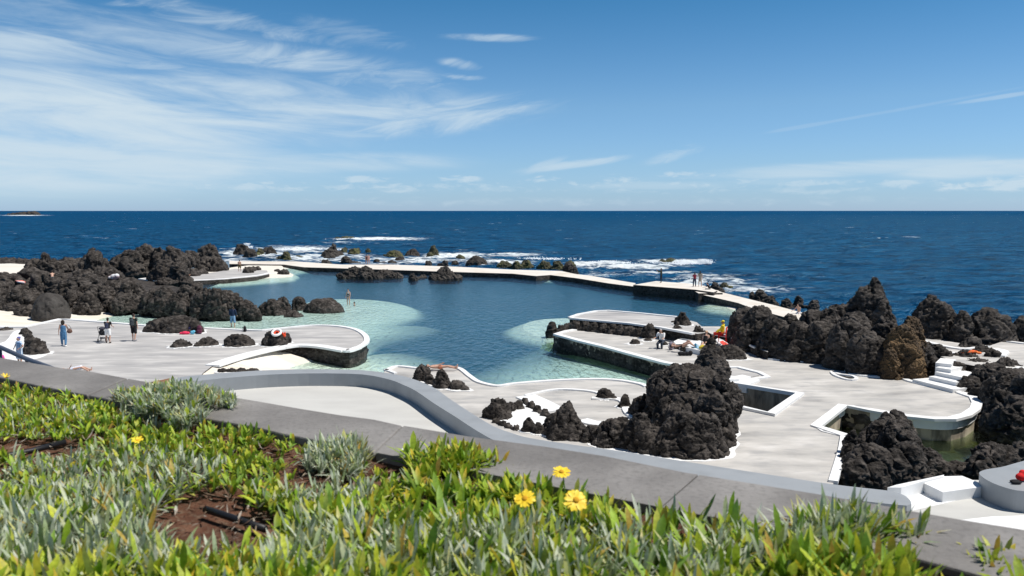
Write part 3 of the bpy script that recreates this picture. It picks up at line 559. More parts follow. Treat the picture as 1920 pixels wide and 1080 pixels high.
def rock(label, lobes, z=0.0, m='rock', kn=None, vox=1.9, amp=1.0, group=None, skirt=0, seed=None, cat='rock', name='lava_rock', cap=.9, fy=.8):
    """lobes: (centre px, base py, width px, top py[, depth factor, cone 0..1, z]); every lobe is a rounded mass standing on level z"""
    global SKIRT_N
    Vs = []; Fs = []; k = 0; smin = 9; D0 = []; R = []
    sd = seed if seed is not None else int(abs(lobes[-1][0]*7+lobes[-1][1]*3))
    def put(V, X): 
        nonlocal k
        Vs.append(X); Fs.extend([[i+k for i in f] for f in ICO[1]]); k += len(X)
    C = []
    for lb in lobes:
        if lb[0] == 'S':                                        # free ellipsoid: centre px, width, height, base py that fixes its distance
            _, cx, cy, w, hh, by = lb[:6]; df = lb[6] if len(lb) > 6 else .85
            b = G(cx, by, z); s = (b-Vector((0, 0, CZ))).length/F; rx = w*s/2; Yc = b.y+rx*df
            d = ray(cx, cy); t = Yc/d.y; c = Vector((d.x*t, Yc, CZ+d.z*t)); V = ICO[0]
            put(V, np.stack([V[:, 0]*rx+c.x, V[:, 1]*rx*df+c.y, V[:, 2]*hh*s/2+c.z], 1)); smin = min(smin, s); R.append(min(rx, hh*s/2)); C.append((Vector((c.x, c.y)), rx*.5, hh*s*.5)); continue
        cx, by, w, ty = lb[:4]; df = lb[4] if len(lb) > 4 else fy; cone = lb[5] if len(lb) > 5 else .25; zz = lb[6] if len(lb) > 6 else z
        b = G(cx, by, zz); s = (b-Vector((0, 0, CZ))).length/F; rx = w*s/2; ry = rx*df
        c = Vector((b.x*(1+ry/b.y), b.y+ry, zz)); top = zat(cx, ty, c.y); h = max(top-zz, rx*.15)
        V = ICO[0].copy(); tap = 1-cone*np.clip(V[:, 2], 0, 1)
        r2 = np.sqrt(np.clip(1-V[:, 2]**2, 0, 1)); sq = np.where(r2 > 1e-6, (r2**.72)/np.maximum(r2, 1e-6), 0)
        Z = np.where(V[:, 2] < 0, V[:, 2]*min(h, .7), V[:, 2]*h)
        put(V, np.stack([V[:, 0]*sq*tap*rx+c.x, V[:, 1]*sq*tap*ry+c.y, Z+zz], 1)); smin = min(smin, s); R.append(min(rx, h)); C.append((Vector((c.x, c.y)), min(rx, ry), h))
    for i in range(1, len(C)):                                  # low rubble saddle joining each lobe to its nearest neighbour
        j = min(range(i), key=lambda q: (C[q][0]-C[i][0]).length); dv = C[j][0]-C[i][0]; L_ = dv.length
        if L_ < 1e-3: continue
        r = max(.45*min(C[i][1], C[j][1]), smin*vox*2.2); hh = max(.35*min(C[i][2], C[j][2]), smin*vox*2.2); mid = (C[i][0]+C[j][0])/2; u = dv/L_; V = ICO[0]
        a_ = V[:, 0]*(L_/2+r*.3); b_ = V[:, 1]*r
        put(V, np.stack([mid.x+u.x*a_-u.y*b_, mid.y+u.y*a_+u.x*b_, z+V[:, 2]*hh], 1))
    V = np.concatenate(Vs); size = max(smin*vox, .03)
    o0 = V[:, :2].mean(0)
    me = voxel(V, Fs, size); P = co_of(me); N = no_of(me); rm = float(np.mean(R)); off = sd*1.37
    q = P/max(rm, .15)
    warp = np.stack([perlin(q*1.1+off), perlin(q*1.1+off+31), perlin(q*1.1+off+57)], 1)*rm*.16*amp
    P = P+warp*np.array([1, 1, .6])
    if kn is None: kn = .35+.75*((sd*.6180339)%1)
    # blocks parted by crevices, then folded ridges, then pitted crust
    pw = P+np.stack([perlin(q*2+off+3), perlin(q*2+off+13), perlin(q*2+off+23)], 1)*rm*.22
    st_ = np.array([1, 1, .62]); f1, f2 = worley(pw/(rm*.92)*st_+off); e = f2-f1; cm = np.clip(perlin(q*1.7+off+70)*2.2+.55, .08, 1); d = (.55-f1)*rm*.27*amp-np.exp(-(e/(.035+.04*cm))**2)*rm*.22*amp*cm
    mask = np.clip(perlin(q*.9+off+90)*1.6+.5, 0, 1)
    sc2 = max(rm*.34, size*4); g1, g2 = worley(pw/sc2*np.array([1, 1, .75])+off*2); d += ((.5-g1)*sc2*.20-np.exp(-((g2-g1)/.07)**2)*sc2*.16*(1.2-cm))*(.25+.75*mask)*kn
    rd = 1-np.abs(perlin(pw/(rm*np.array([.55, .55, .22]))+off+40)); d += (rd-.7)*rm*.17*amp*(1.15-mask)*kn; d += fbm(pw/(rm*.30)+off+5, 3, .6)*rm*.06*amp
    cid, edge = cells(pw/(rm*.40)*st_+off*3); d += (cid-.5)*rm*.10*amp*np.clip(edge/.14, 0, 1)
    cs = max(rm*.13, size*3); cid, edge = cells(pw/cs+off*3); d += (cid-.5)*cs*.22*np.clip(edge/.2, 0, 1)*kn
    hf = max(size*2.4, .05); d += fbm(P/hf+off, 2, .8)*hf*.42*min(1, kn+.3)
    P = P+N*d[:, None]
    # keep only the main connected mass
    me.vertices.foreach_set('co', P.astype(np.float32).ravel()); 
    me.materials.clear(); me.materials.append(MT[m])
    o = bpy.data.objects.new(name, me); o0 = Vector((float(o0[0]), float(o0[1]), z)); me.transform(Matrix.Translation(-o0)); o.location = o0; me.update(); me.shade_smooth()
    link(o); tag(o, label, cat, group)
    if skirt:
        sel = np.abs(P[:, 2]-z) < max(size*1.6, .12); Q = P[sel][:, :2]
        if len(Q) > 10:
            c = Q.mean(0); a = np.arctan2(Q[:, 1]-c[1], Q[:, 0]-c[0]); rr = np.hypot(Q[:, 0]-c[0], Q[:, 1]-c[1]); nb = 48; rad = np.zeros(nb)
            ib = ((a+math.pi)/(2*math.pi)*nb).astype(int) % nb
            np.maximum.at(rad, ib, rr)
            for _ in range(3):
                z0 = rad <= 0; rad[z0] = .5*(np.roll(rad, 1)+np.roll(rad, -1))[z0]
            rad = np.maximum(rad, .5*(np.roll(rad, 1)+np.roll(rad, -1))*.96)
            rad = rad+skirt*(1+.45*np.sin(np.arange(nb)*2.3+sd)+.3*np.cos(np.arange(nb)*5.1))
            an = (np.arange(nb)+.5)/nb*2*math.pi-math.pi
            SKIRT_N += 1; zz = z+.012+.0021*(SKIRT_N % 9)
            s = prism('painted_joint', [Vector((c[0]+r*math.cos(t), c[1]+r*math.sin(t), 0)) for r, t in zip(rad, an)], z-.1, zz, MT['white']); s['kind'] = 'structure'
    return o
RK = rock
def rock_face(label, pts, z1, z0, push=.16, m='rock', name='stone_facing'):
    """rough stone facing in front of a deck flank along photo points given at its top edge (left to right)"""
    P = proj(pts, z1); L_ = [0]
    for a, b in zip(P[:-1], P[1:]): L_.append(L_[-1]+(b-a).length)
    n = int(L_[-1]/.09)+2; m2 = int((z1-z0)/.08)+2; V = []; N_ = []
    for i in range(n):
        s_ = L_[-1]*i/(n-1); k = max(0, min(len(P)-2, int(np.searchsorted(L_, s_))-1)); t = (s_-L_[k])/(L_[k+1]-L_[k]); p = P[k].lerp(P[k+1], t); d_ = (P[k+1]-P[k]).normalized(); nn = Vector((d_.y, -d_.x, 0))
        for j in range(m2): V.append((p.x, p.y, z1+(z0-z1)*j/(m2-1))); N_.append(tuple(nn))
    V = np.array(V); N_ = np.array(N_); c1, e1 = cells(V/.55+3); f1, f2 = worley(V/.3+8); d = .03+push*(.35+.5*c1*np.clip(e1/.12, 0, 1)+.35*(.5-f1)+.30*fbm(V/.35, 3))
    tz = np.tile(np.linspace(0, 1, m2), n); V2 = V+N_*(np.clip(d, .01, 1)*np.clip(.25+tz*3, 0, 1))[:, None]
    fs = [(i*m2+j, i*m2+j+1, (i+1)*m2+j+1, (i+1)*m2+j) for i in range(n-1) for j in range(m2-1)]
    o = mesh(name, V2, fs, MT[m], smooth=True, origin=tuple(P[len(P)//2])); tag(o, label, 'stone wall'); return o
rock_face('rough dark stone face of the long jetty above the turquoise water', [(1040, 627), (1085, 638), (1135, 650), (1190, 665), (1247, 680), (1292, 689)], -.02, WZ-.35, .16)
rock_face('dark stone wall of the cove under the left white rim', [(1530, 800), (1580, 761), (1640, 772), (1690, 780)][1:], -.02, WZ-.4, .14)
rock_face('dark stone face under the seaward platform of the far wall', [(1188, 534), (1303, 543)], .03, WZ-.2, .3, 'rock_far')
# ---- centre foreground formation
RK('huge knobbly black boulder in the centre foreground with a lumpy head', [('S', 1288, 736, 156, 108, 806), ('S', 1336, 692, 56, 70, 790), ('S', 1322, 716, 60, 50, 790), ('S', 1350, 766, 78, 116, 820), (1338, 842, 80, 732, .8, .1), (1300, 830, 150, 740, .7, .1), (1248, 820, 60, 745), (1290, 862, 150, 775, .6, .2), (1215, 852, 70, 790, .7), (1325, 861, 70, 776, .7, .2), (1160, 843, 110, 783, .7, .3), (1200, 850, 70, 772, .7, .3)], vox=1.6, amp=.9, skirt=.09, kn=.8)
RK('pointed pyramid shaped dark boulder left of the huge central boulder', [(1062, 828, 84, 752, .8, .62), (1040, 812, 50, 775, .8, .5), (1085, 828, 50, 795, .8, .3)], vox=1.8, amp=.7)
RK('low dark rock wedged between the pyramid boulder and the huge boulder', [(1110, 832, 48, 797, .8, .3), (1132, 835, 40, 805)], vox=1.8)
RK('upright grooved dark rock touching the left side of the huge boulder', [(1198, 783, 42, 742, .8, .3), (1209, 775, 26, 738, .8, .6), (1222, 790, 40, 752)], vox=1.8, skirt=.12)
RK('smooth loaf shaped dark rock on the inner terrace behind the pyramid boulder', [(1134, 750, 32, 727, .8, .1), (1148, 750, 22, 738)], vox=2, skirt=.14)
RK('small pointed rock between the loaf shaped rock and the upright rock', [(1171, 766, 24, 736, .9, .5)], vox=2, skirt=.1)
RK('rounded dark rock at the left end of the white painted basin', [(935, 788, 52, 747, .8, .2), (958, 772, 26, 752), (918, 785, 26, 760)], vox=1.8, amp=.9)
RK('small dark rock on the rear rim of the white painted basin', [(972, 768, 24, 750)], vox=1.8)
RK('thin ridge of dark rocks along the right rim of the white basin', [(984, 757, 14, 745), (995, 765, 18, 752), (1008, 773, 18, 759), (1022, 781, 20, 766), (1036, 788, 20, 774)], vox=2)
RK('thin ridge of dark rocks along the front rim of the white basin', [(930, 794, 18, 784), (942, 799, 16, 788), (954, 804, 16, 794), (968, 808, 16, 797)], vox=2)
RK('small twin dark rocks beside the pyramid boulder in the white basin', [(992, 812, 26, 781), (1010, 815, 26, 792), (1028, 818, 24, 800)], vox=1.8, skirt=.1)
RK('rock with two humps beside the sunbather on the centre deck', [(792, 716, 38, 684, .8, .2), (806, 722, 22, 700), (829, 730, 36, 691, .8, .45), (858, 732, 34, 713), (872, 733, 16, 724)], vox=1.8, skirt=.18)
# ---- jetty rocks
RK('cone shaped rock on the upper jetty', [(1279, 611, 34, 585, .9, .5), (1268, 606, 16, 598), (1288, 612, 18, 600)], z=.72, vox=2, skirt=.1)
RK('dark rocks on the pale shelf at the tip of the jetty', [(1035, 626, 24, 603, .8, .2), (1052, 621, 18, 608), (1066, 616, 22, 605), (1080, 612, 14, 604)], z=-.6, vox=2)
RK('low rough stone face under the edge of the upper jetty', [(1080+k*17, 619+k*1.9, 26, 601+k*1.7, .6, .05) for k in range(8)], vox=2, amp=.8)
RK('rounded rock left of the seated man in the white shirt', [(1217, 636, 32, 606, .8, .2), (1205, 630, 18, 615)], vox=2, skirt=.1)
RK('broad rock right of the seated man in the white shirt', [(1268, 638, 34, 608, .8, .4), (1286, 640, 20, 623)], vox=2)
RK('pointed rock behind the sunbathers on the white ledge', [(1309, 645, 38, 608, .8, .55), (1322, 648, 22, 625)], vox=2)
RK('dark rock leaning at the right end of the white sunbathing ledge', [(1332, 668, 30, 632, .8, .4), (1322, 668, 20, 648)], vox=2)
RK('wide low dark rock in front of the rescue board', [(1368, 675, 56, 647, .7, .2), (1388, 675, 26, 656), (1345, 676, 30, 652)], vox=2, skirt=.16)
for lb, l in (((1190, 646, 19, 635), 'small flat rock in a white painted ring on the lower jetty'), ((1215, 640, 17, 634), 'flat pale rock in a white ring beside the seated man'), ((1245, 648, 14, 640), 'tiny rock in a white ring left of the grey backpack'), ((1167, 627, 9, 621), 'tiny rock at the foot of the upper jetty wall')):
    RK(l, [lb], vox=1.6, skirt=.22)
RK('row of rough stones under the white sunbathing ledge', [(1272, 656, 20, 646), (1287, 660, 22, 648), (1302, 662, 22, 650), (1318, 663, 20, 650)], vox=1.8, skirt=.08)
RK('dark rock edge beside the sunken steps behind the huge boulder', [(1368, 702, 14, 695), (1380, 700, 20, 696), (1398, 704, 16, 700)], z=-.1, vox=1.8)
# ---- right ridge
RK('tall jagged lava pinnacle rising above the sea horizon on the right ridge', [(1636, 640, 62, 517, .8, .45), (1618, 640, 60, 535, .8, .3), (1604, 640, 90, 556, .8, .3), (1650, 640, 50, 545, .8, .4), (1655, 650, 46, 562), (1575, 640, 70, 568)], vox=1.9, amp=.8)
RK('dark overhanging lava mass behind the lifeguard chair', [(1395, 650, 66, 575, .8, .1), (1378, 640, 36, 582), (1420, 662, 70, 570, .8, .1), (1448, 668, 56, 590), (1400, 662, 60, 600)], vox=1.9, amp=.7)
RK('broad furrowed lava block in the middle of the right ridge', [(1455, 674, 70, 598, .8, .2), (1495, 680, 80, 602, .8, .1), (1520, 660, 70, 580, .8, .2), (1478, 650, 60, 588), (1540, 684, 80, 604, .8, .15), (1550, 660, 60, 575)], vox=1.9, amp=.8)
RK('deeply creviced lava block with folds left of the ochre boulder', [(1585, 696, 80, 600, .8, .1), (1625, 706, 80, 618, .8, .1), (1600, 680, 80, 588, .8, .1), (1655, 690, 60, 592, .8, .2)], vox=1.9, amp=.8)
RK('ochre stained boulder at the right end of the ridge beside the white steps', [(1688, 713, 84, 610, .8, .25), (1705, 700, 64, 592, .8, .3), (1672, 713, 50, 640)], m='rock_brown', vox=1.9, amp=.8)
RK('dark knobbly rock between the ochre boulder and the bottom white step', [(1735, 707, 42, 650, .8, .3), (1745, 708, 30, 668)], vox=1.8)
RK('low dark rocks on the path behind the white steps', [(1736, 674, 34, 640), (1758, 676, 40, 645), (1772, 676, 26, 655)], z=.6, vox=1.8)
RK('large dome of rock by the sea above the back path', [(1742, 640, 76, 554, .8, .35), (1765, 644, 60, 566, .8, .3), (1728, 636, 50, 575)], z=.6, vox=1.9, amp=.7)
RK('grey rock wedged between two large domes by the sea', [(1803, 648, 42, 582, .8, .3), (1786, 640, 40, 590)], z=.6, vox=1.8)
RK('sloping grey dome of rock by the sea near the right edge', [(1848, 648, 72, 577, .8, .25), (1872, 648, 60, 592, .8, .3), (1830, 640, 40, 590)], z=.6, vox=1.9, amp=.7)
RK('dark rock cut by the right edge of the view beside the sea', [(1925, 645, 56, 588, .8, .2), (1950, 645, 60, 600)], z=.6, vox=1.9)
RK('crumbly dark lava knob with an orange towel on it', [(1820, 680, 50, 634, .8, .2), (1808, 700, 60, 655), (1845, 690, 50, 648), (1830, 712, 80, 672, .8, .2), (1860, 700, 40, 655)], vox=1.9, amp=.8)
RK('long dark lava slope descending to the olive water on the right', [(1862, 735, 84, 680, .8, .2), (1892, 720, 60, 670, .8, .4), (1896, 768, 100, 692, .8, .2), (1878, 798, 66, 735, .8, .2), (1925, 800, 90, 702, .8, .3), (1905, 815, 90, 745, .8, .2), (1950, 790, 90, 700)], vox=1.9, amp=.8)
RK('squat grey rock at the top right of the white steps', [(1795, 700, 30, 678, .8, .2)], z=.4, vox=1.8)
RK('rough rock between the white steps and the rounded deck end', [(1815, 736, 50, 706, .8, .3), (1834, 746, 30, 722)], vox=1.8)
RK('rounded wet boulder beside the olive water under the slope', [(1845, 805, 34, 778, .8, .1)], z=-.8, vox=1.8)
# ---- front right formation (stands in the cove)
RK('large craggy black rock in front of the rounded concrete deck end', [(1672, 842, 86, 768, .8, .35), (1640, 870, 90, 790, .8, .3), (1680, 880, 92, 788, .8, .2), (1630, 925, 110, 830, .8, .2), (1692, 925, 110, 834, .7, .3), (1736, 895, 58, 838, .8, .4), (1600, 930, 60, 860)], z=-.6, vox=1.9, amp=.8)
RK('small upright rock pillar at the left of the craggy black rock', [(1594, 862, 30, 806, .9, .3), (1590, 870, 34, 830)], z=-.1, vox=1.8)
RK('low dark rocks between the craggy rock and the white stair block', [(1790, 905, 66, 864, .8, .3), (1765, 902, 46, 862), (1812, 900, 40, 868)], z=-.7, vox=1.8)
RK('dark flat topped rock behind the round bench', [(1868, 900, 100, 833, .8, .2), (1930, 900, 100, 835, .8, .2), (1835, 905, 60, 850)], z=-.5, vox=1.9)
# ---- left deck rocks
RK('long rounded rock on the left deck with beach bags at its right end', [(336, 626, 86, 593, .7, .1), (300, 624, 52, 597, .7, .1), (283, 624, 26, 606), (366, 626, 30, 600)], vox=2, skirt=.16, amp=.8)
RK('low double rock on the left deck, left one of the low row', [(341, 652, 36, 637, .8, .2), (328, 653, 18, 644)], vox=1.9, skirt=.16)
RK('low rock in the middle of the low row on the left deck', [(389, 650, 38, 633, .8, .2), (372, 651, 18, 641)], vox=1.9, skirt=.16)
RK('rounded rock at the right of the low row on the left deck', [(448, 651, 56, 627, .8, .15)], vox=1.9, skirt=.16)
RK('boulder on the peninsula carrying a white lifebuoy', [(516, 650, 46, 619, .8, .1), (534, 645, 26, 625)], vox=1.9, skirt=.16)
RK('dark rock beside the woman in the striped dress', [(68, 666, 42, 634, .8, .2), (56, 660, 24, 634)], vox=2, skirt=.2)
RK('small rock behind the dark rock at the far left of the left deck', [(48, 628, 20, 615, .8, .3), (56, 640, 16, 625)], vox=2)
RK('tiny dark rock at the left edge of the left deck', [(10, 620, 22, 614)], vox=1.8)
RK('row of low dark rocks just above the grey wall on the left', [(418, 699, 20, 691), (434, 699, 20, 690), (452, 699, 24, 690), (474, 699, 26, 690)], vox=1.9, skirt=.1)
RK('rough dark stone foot of the rounded peninsula', [(535, 663, 26, 652, .6), (558, 667, 26, 654, .6), (580, 671, 26, 655, .6), (602, 675, 26, 658, .6), (624, 680, 28, 662, .6), (645, 682, 28, 664, .6), (662, 676, 22, 661, .6), (676, 665, 20, 652, .6), (683, 656, 14, 645, .6)], z=WZ, vox=2, amp=.7)
RK('big smooth grey boulder on the pale beach at the left', [(97, 598, 60, 551, .8, .02), (92, 594, 52, 549, .8, .02)], z=-.4, vox=1.8, amp=.30, kn=.15, m='rock_smooth')
RK('small dark rock left of the big smooth boulder', [(50, 592, 40, 572, .8, .3), (30, 586, 40, 568)], z=-.4, vox=2)
# ---- left lava massif
LM = [('lava block at the far left edge above the pale beach', [(8, 582, 60, 540), (40, 582, 50, 530), (0, 570, 60, 525), (60, 575, 46, 535)]),
      ('dark ridge with a red and white board on it at the far left', [(20, 560, 70, 510), (50, 556, 60, 503), (85, 560, 60, 508), (60, 545, 50, 500)]),
      ('sloping lava block behind the big smooth boulder', [(125, 580, 60, 520), (150, 575, 60, 515), (110, 560, 60, 508), (165, 560, 60, 510)]),
      ('lava block with deep cracks above the ochre stained beach', [(190, 578, 60, 530), (165, 582, 44, 545), (215, 565, 50, 522)]),
      ('cracked lava block in the middle of the front row above the shallow basin', [(245, 578, 60, 525), (225, 580, 40, 548), (255, 565, 46, 528)]),
      ('bulging lava block standing in the shallow basin', [(292, 582, 56, 538), (310, 584, 50, 533), (278, 580, 34, 548)]),
      ('tall lava block near the right end of the front row', [(350, 585, 60, 531), (365, 580, 50, 529), (335, 587, 40, 545)]),
      ('lava block with folded knobs right of the tall block', [(395, 588, 50, 535), (410, 590, 50, 537), (378, 588, 40, 545)]),
      ('low lava block ending the front row by the man in the dark hoodie', [(440, 588, 46, 548), (462, 589, 40, 560), (425, 588, 40, 540), (478, 590, 24, 568)]),
      ('rounded lava mound in the middle of the left massif', [(200, 545, 80, 500), (235, 545, 60, 519), (160, 540, 60, 500)]),
      ('tall squarish lava stack rising left of the middle of the massif', [(179, 520, 38, 461), (190, 518, 40, 478), (165, 515, 34, 475)]),
      ('lava knob standing up on the back row at the far left', [(85, 510, 24, 472), (105, 510, 40, 484), (65, 510, 34, 482)]),
      ('low dark rocks along the shore at the far left edge', [(10, 497, 60, 482), (40, 496, 36, 484), (-30, 497, 60, 484)]),
      ('lava back row block between the knob and the squarish stack', [(130, 508, 46, 478), (150, 506, 34, 480)]),
      ('highest lava ridge of the back row under the sea', [(245, 515, 60, 465), (275, 512, 60, 457), (225, 515, 40, 475), (300, 512, 40, 462)]),
      ('right half of the high lava ridge with a dark hollow', [(325, 514, 50, 460), (345, 512, 30, 470), (310, 525, 60, 485), (335, 527, 40, 490)]),
      ('low dark rock between the high ridge and the flat topped stack', [(360, 492, 34, 468), (350, 495, 30, 474)]),
      ('dark flat topped lava stack above the far terrace', [(390, 485, 38, 456, .8, .1), (400, 488, 30, 462)]),
      ('conical lava rock on the far terrace beside the shirtless man', [(397, 506, 60, 478, .8, .4), (410, 506, 30, 482)]),
      ('small lava hump at the front of the far terrace', [(350, 531, 30, 514), (308, 532, 30, 518)]),
      ('lava hump on the rim of the far terrace', [(362, 516, 24, 500), (380, 512, 20, 502)]),
      ('low rock at the right of the far terrace', [(466, 510, 22, 497), (480, 505, 18, 498)])]
for i, (l, lb) in enumerate(LM): RK(l, [(q[0], q[1], q[2], q[3]+(3 if q[1] > 530 else 2))+tuple(q[4:]) for q in lb], z=-.3, m='rock', vox=1.9, group='lava blocks of the left massif', amp=.95)
RK('small isolated dark rock on the pale beach point', [(532, 514, 22, 505), (520, 510, 12, 504)], z=-.7, m='rock_far', vox=1.6)
RK('twin boulders in the shallow water at the right end of the left massif', [(512, 592, 44, 560, .8, .2), (532, 590, 34, 557), (550, 595, 34, 583), (497, 588, 26, 567)], z=WZ, vox=1.9)
RK('rounded boulder between the twin boulders and the broad boulder', [(561, 582, 30, 556, .8, .15)], z=WZ, vox=1.9)
RK('broad smooth boulder beside the woman wading in a swimsuit', [(608, 587, 76, 559, .7, .15), (585, 585, 34, 570)], z=WZ, vox=1.8, amp=.45, kn=.3)
# ---- rocks in the deep pool
G1 = 'dark rocks standing in the deep pool'
RK('left double humped rock island in the deep pool', [(666, 521, 40, 500), (687, 522, 36, 500), (640, 522, 18, 513), (652, 521, 22, 507)], z=WZ, m='rock_far', vox=1.6, group=G1)
RK('low dark island joined to the right of the double humped island', [(722, 521, 44, 506), (745, 521, 24, 511), (705, 522, 24, 510)], z=WZ, m='rock_far', vox=1.6, group=G1)
RK('small low rock between the islands of the deep pool', [(774, 525, 20, 513), (792, 521, 16, 516)], z=WZ, m='rock_far', vox=1.6, group=G1)
RK('cone shaped rock at the right of the islands in the deep pool', [(833, 524, 50, 500, .8, .5), (815, 524, 26, 513), (855, 524, 22, 514)], z=WZ, m='rock_far', vox=1.6, group=G1)
# ---- rocks in the sea
G2 = 'wave washed rocks beyond the far wall'
SR = [('dark rock with spray behind it at the left of the sea rocks', [(455, 480, 34, 457), (470, 483, 24, 467)], 0), ('low brown rock left of the mushroom shaped pair', [(488, 477, 16, 465), (480, 480, 14, 473)], 1), ('mushroom shaped pair of rocks in the foam', [(508, 478, 22, 463), (500, 474, 16, 464)], 0),
      ('brown stepped rock behind the left end of the far wall', [(537, 488, 20, 471), (530, 488, 28, 480)], 1), ('flat brown rock awash left of the tall sea stack', [(560, 484, 20, 479)], 1), ('tall twin peaked sea stack', [(625, 480, 24, 456, .8, .5), (618, 484, 34, 466), (636, 482, 20, 470)], 0),
      ('rounded brown rock right of the tall twin stack', [(644, 475, 16, 465), (648, 470, 10, 463)], 1), ('greenish brown rock in front of the far foam line', [(664, 477, 24, 465), (672, 474, 10, 463)], 1), ('small brown rock alone right of the greenish one', [(690, 474, 11, 465)], 1),
      ('green topped islet farthest out in the foam', [(650, 448, 28, 443), (632, 448, 12, 445), (661, 447, 10, 444)], 1), ('tiny rock on the foam line right of the far islet', [(722, 449, 10, 446)], 1),
      ('broad brown rock in the foam near the middle', [(740, 483, 36, 469), (725, 480, 14, 476)], 1), ('dark pointed rock right of the broad brown rock', [(773, 481, 28, 467, .8, .4)], 0), ('cone shaped rock topped with algae', [(813, 481, 24, 461, .8, .4), (806, 482, 14, 472)], 1),
      ('low dark rock in front of the broad brown rock', [(750, 490, 20, 481)], 0), ('flat yellowish rock awash in the foam', [(863, 484, 18, 478), (868, 483, 8, 480)], 1), ('small dark rock touching the far wall, left of three', [(803, 497, 14, 489)], 0), ('small dark rock touching the far wall, middle of three', [(834, 498, 14, 488), (825, 497, 10, 493)], 0),
      ('small dark rock touching the far wall, right of three', [(853, 496, 16, 489)], 0), ('big domed dark rock beside the far wall', [(893, 498, 40, 480), (885, 498, 20, 488)], 0), ('flat dark rock lying on the far wall walkway', [(612, 497, 24, 487)], 0), ('dark lump behind the far wall left of the two bathers', [(649, 493, 22, 480), (665, 495, 22, 490)], 0),
      ('pair of low dark rocks right of the two bathers', [(706, 494, 14, 485), (718, 495, 14, 490)], 0), ('low rock ending the row right of the two bathers', [(735, 495, 18, 488)], 0),
      ('rugged algae covered reef left part behind the far wall', [(945, 502, 30, 489), (968, 503, 20, 490), (988, 502, 26, 487)], 1), ('rugged algae covered reef right part behind the far wall', [(1022, 504, 28, 489), (1045, 505, 24, 488), (1068, 505, 24, 489)], 1), ('dark rock standing at the bend of the far wall', [(1067, 514, 26, 491), (1078, 514, 14, 500)], 0),
      ('tiny dark rock in the surf behind the bend', [(1128, 503, 13, 500)], 0), ('brown rock in the surf in front of the breaking wave', [(1258, 491, 22, 484), (1242, 491, 14, 486)], 1), ('steep dark rock right of the seated person on the platform', [(1340, 550, 20, 527, .8, .3), (1350, 554, 20, 538)], 0), ('low yellow green rock in the surf right of the platform', [(1358, 539, 18, 530), (1369, 540, 12, 535)], 1),
      ('dark block of lava at the right end of the far wall', [(1425, 570, 34, 543), (1445, 575, 26, 553), (1412, 568, 20, 548)], 0), ('small dark rocks behind the person on the back path', [(1474, 580, 26, 560), (1496, 578, 20, 553), (1525, 580, 22, 562)], 0),
      ('long flat islet on the horizon at the far left', [(48, 403, 46, 397.6, .3), (60, 403, 28, 396.2, .4), (28, 403, 26, 399, .3)], 0)]
for l, lb, g in SR: RK(l, lb, z=WZ, m='rock_green' if g else 'rock_far', vox=1.5, group=G2 if 'horizon' not in l else None)
# ================================================================ FLOWER BED (ground cover, clumps, flowers, hoses)
def fastmesh(name, V, Q, cols=None, m=None, parent=None, smooth=True):
    me = bpy.data.meshes.new(name); nv, nq = len(V), len(Q)
    me.vertices.add(nv); me.vertices.foreach_set('co', np.asarray(V, np.float32).ravel())
    me.loops.add(nq*4); me.loops.foreach_set('vertex_index', np.asarray(Q, np.int32).ravel())
    me.polygons.add(nq); me.polygons.foreach_set('loop_start', np.arange(nq, dtype=np.int32)*4); me.polygons.foreach_set('loop_total', np.full(nq, 4, np.int32))
    me.update(calc_edges=True)
    if cols is not None:
        a = me.attributes.new('leafcol', 'FLOAT_COLOR', 'POINT'); a.data.foreach_set('color', np.concatenate([cols, np.ones((nv, 1))], 1).astype(np.float32).ravel())
    if m: me.materials.append(m)
    if smooth: me.shade_smooth()
    return link(bpy.data.objects.new(name, me), parent)
def leaf_mat(name, rough, trans):
    m = bpy.data.materials.new(name); m.use_nodes = True; N = m.node_tree.nodes; L = m.node_tree.links
    b = N['Principled BSDF']; at = N.new('ShaderNodeAttribute'); at.attribute_name = 'leafcol'
    tc = N.new('ShaderNodeTexCoord'); nz = N.new('ShaderNodeTexNoise'); nz.inputs['Scale'].default_value = 90; nz.inputs['Detail'].default_value = 3; L.new(tc.outputs['Object'], nz.inputs['Vector'])
    mr = N.new('ShaderNodeMapRange'); mr.inputs[1].default_value = .3; mr.inputs[2].default_value = .7; mr.inputs[3].default_value = .78; mr.inputs[4].default_value = 1.2; L.new(nz.outputs[0], mr.inputs[0])
    vm = N.new('ShaderNodeVectorMath'); vm.operation = 'SCALE'; L.new(at.outputs['Color'], vm.inputs[0]); L.new(mr.outputs[0], vm.inputs['Scale'])
    L.new(vm.outputs[0], b.inputs['Base Color']); b.inputs['Roughness'].default_value = rough; b.inputs['Specular IOR Level'].default_value = .3
    tr = N.new('ShaderNodeBsdfTranslucent'); L.new(vm.outputs[0], tr.inputs[0]); mx = N.new('ShaderNodeMixShader'); mx.inputs[0].default_value = trans
    L.new(b.outputs[0], mx.inputs[1]); L.new(tr.outputs[0], mx.inputs[2]); L.new(mx.outputs[0], N['Material Output'].inputs['Surface']); return m
MT['leaf'] = leaf_mat('leaf', .5, .32); MT['litter'] = leaf_mat('dry_leaf', .9, .1)
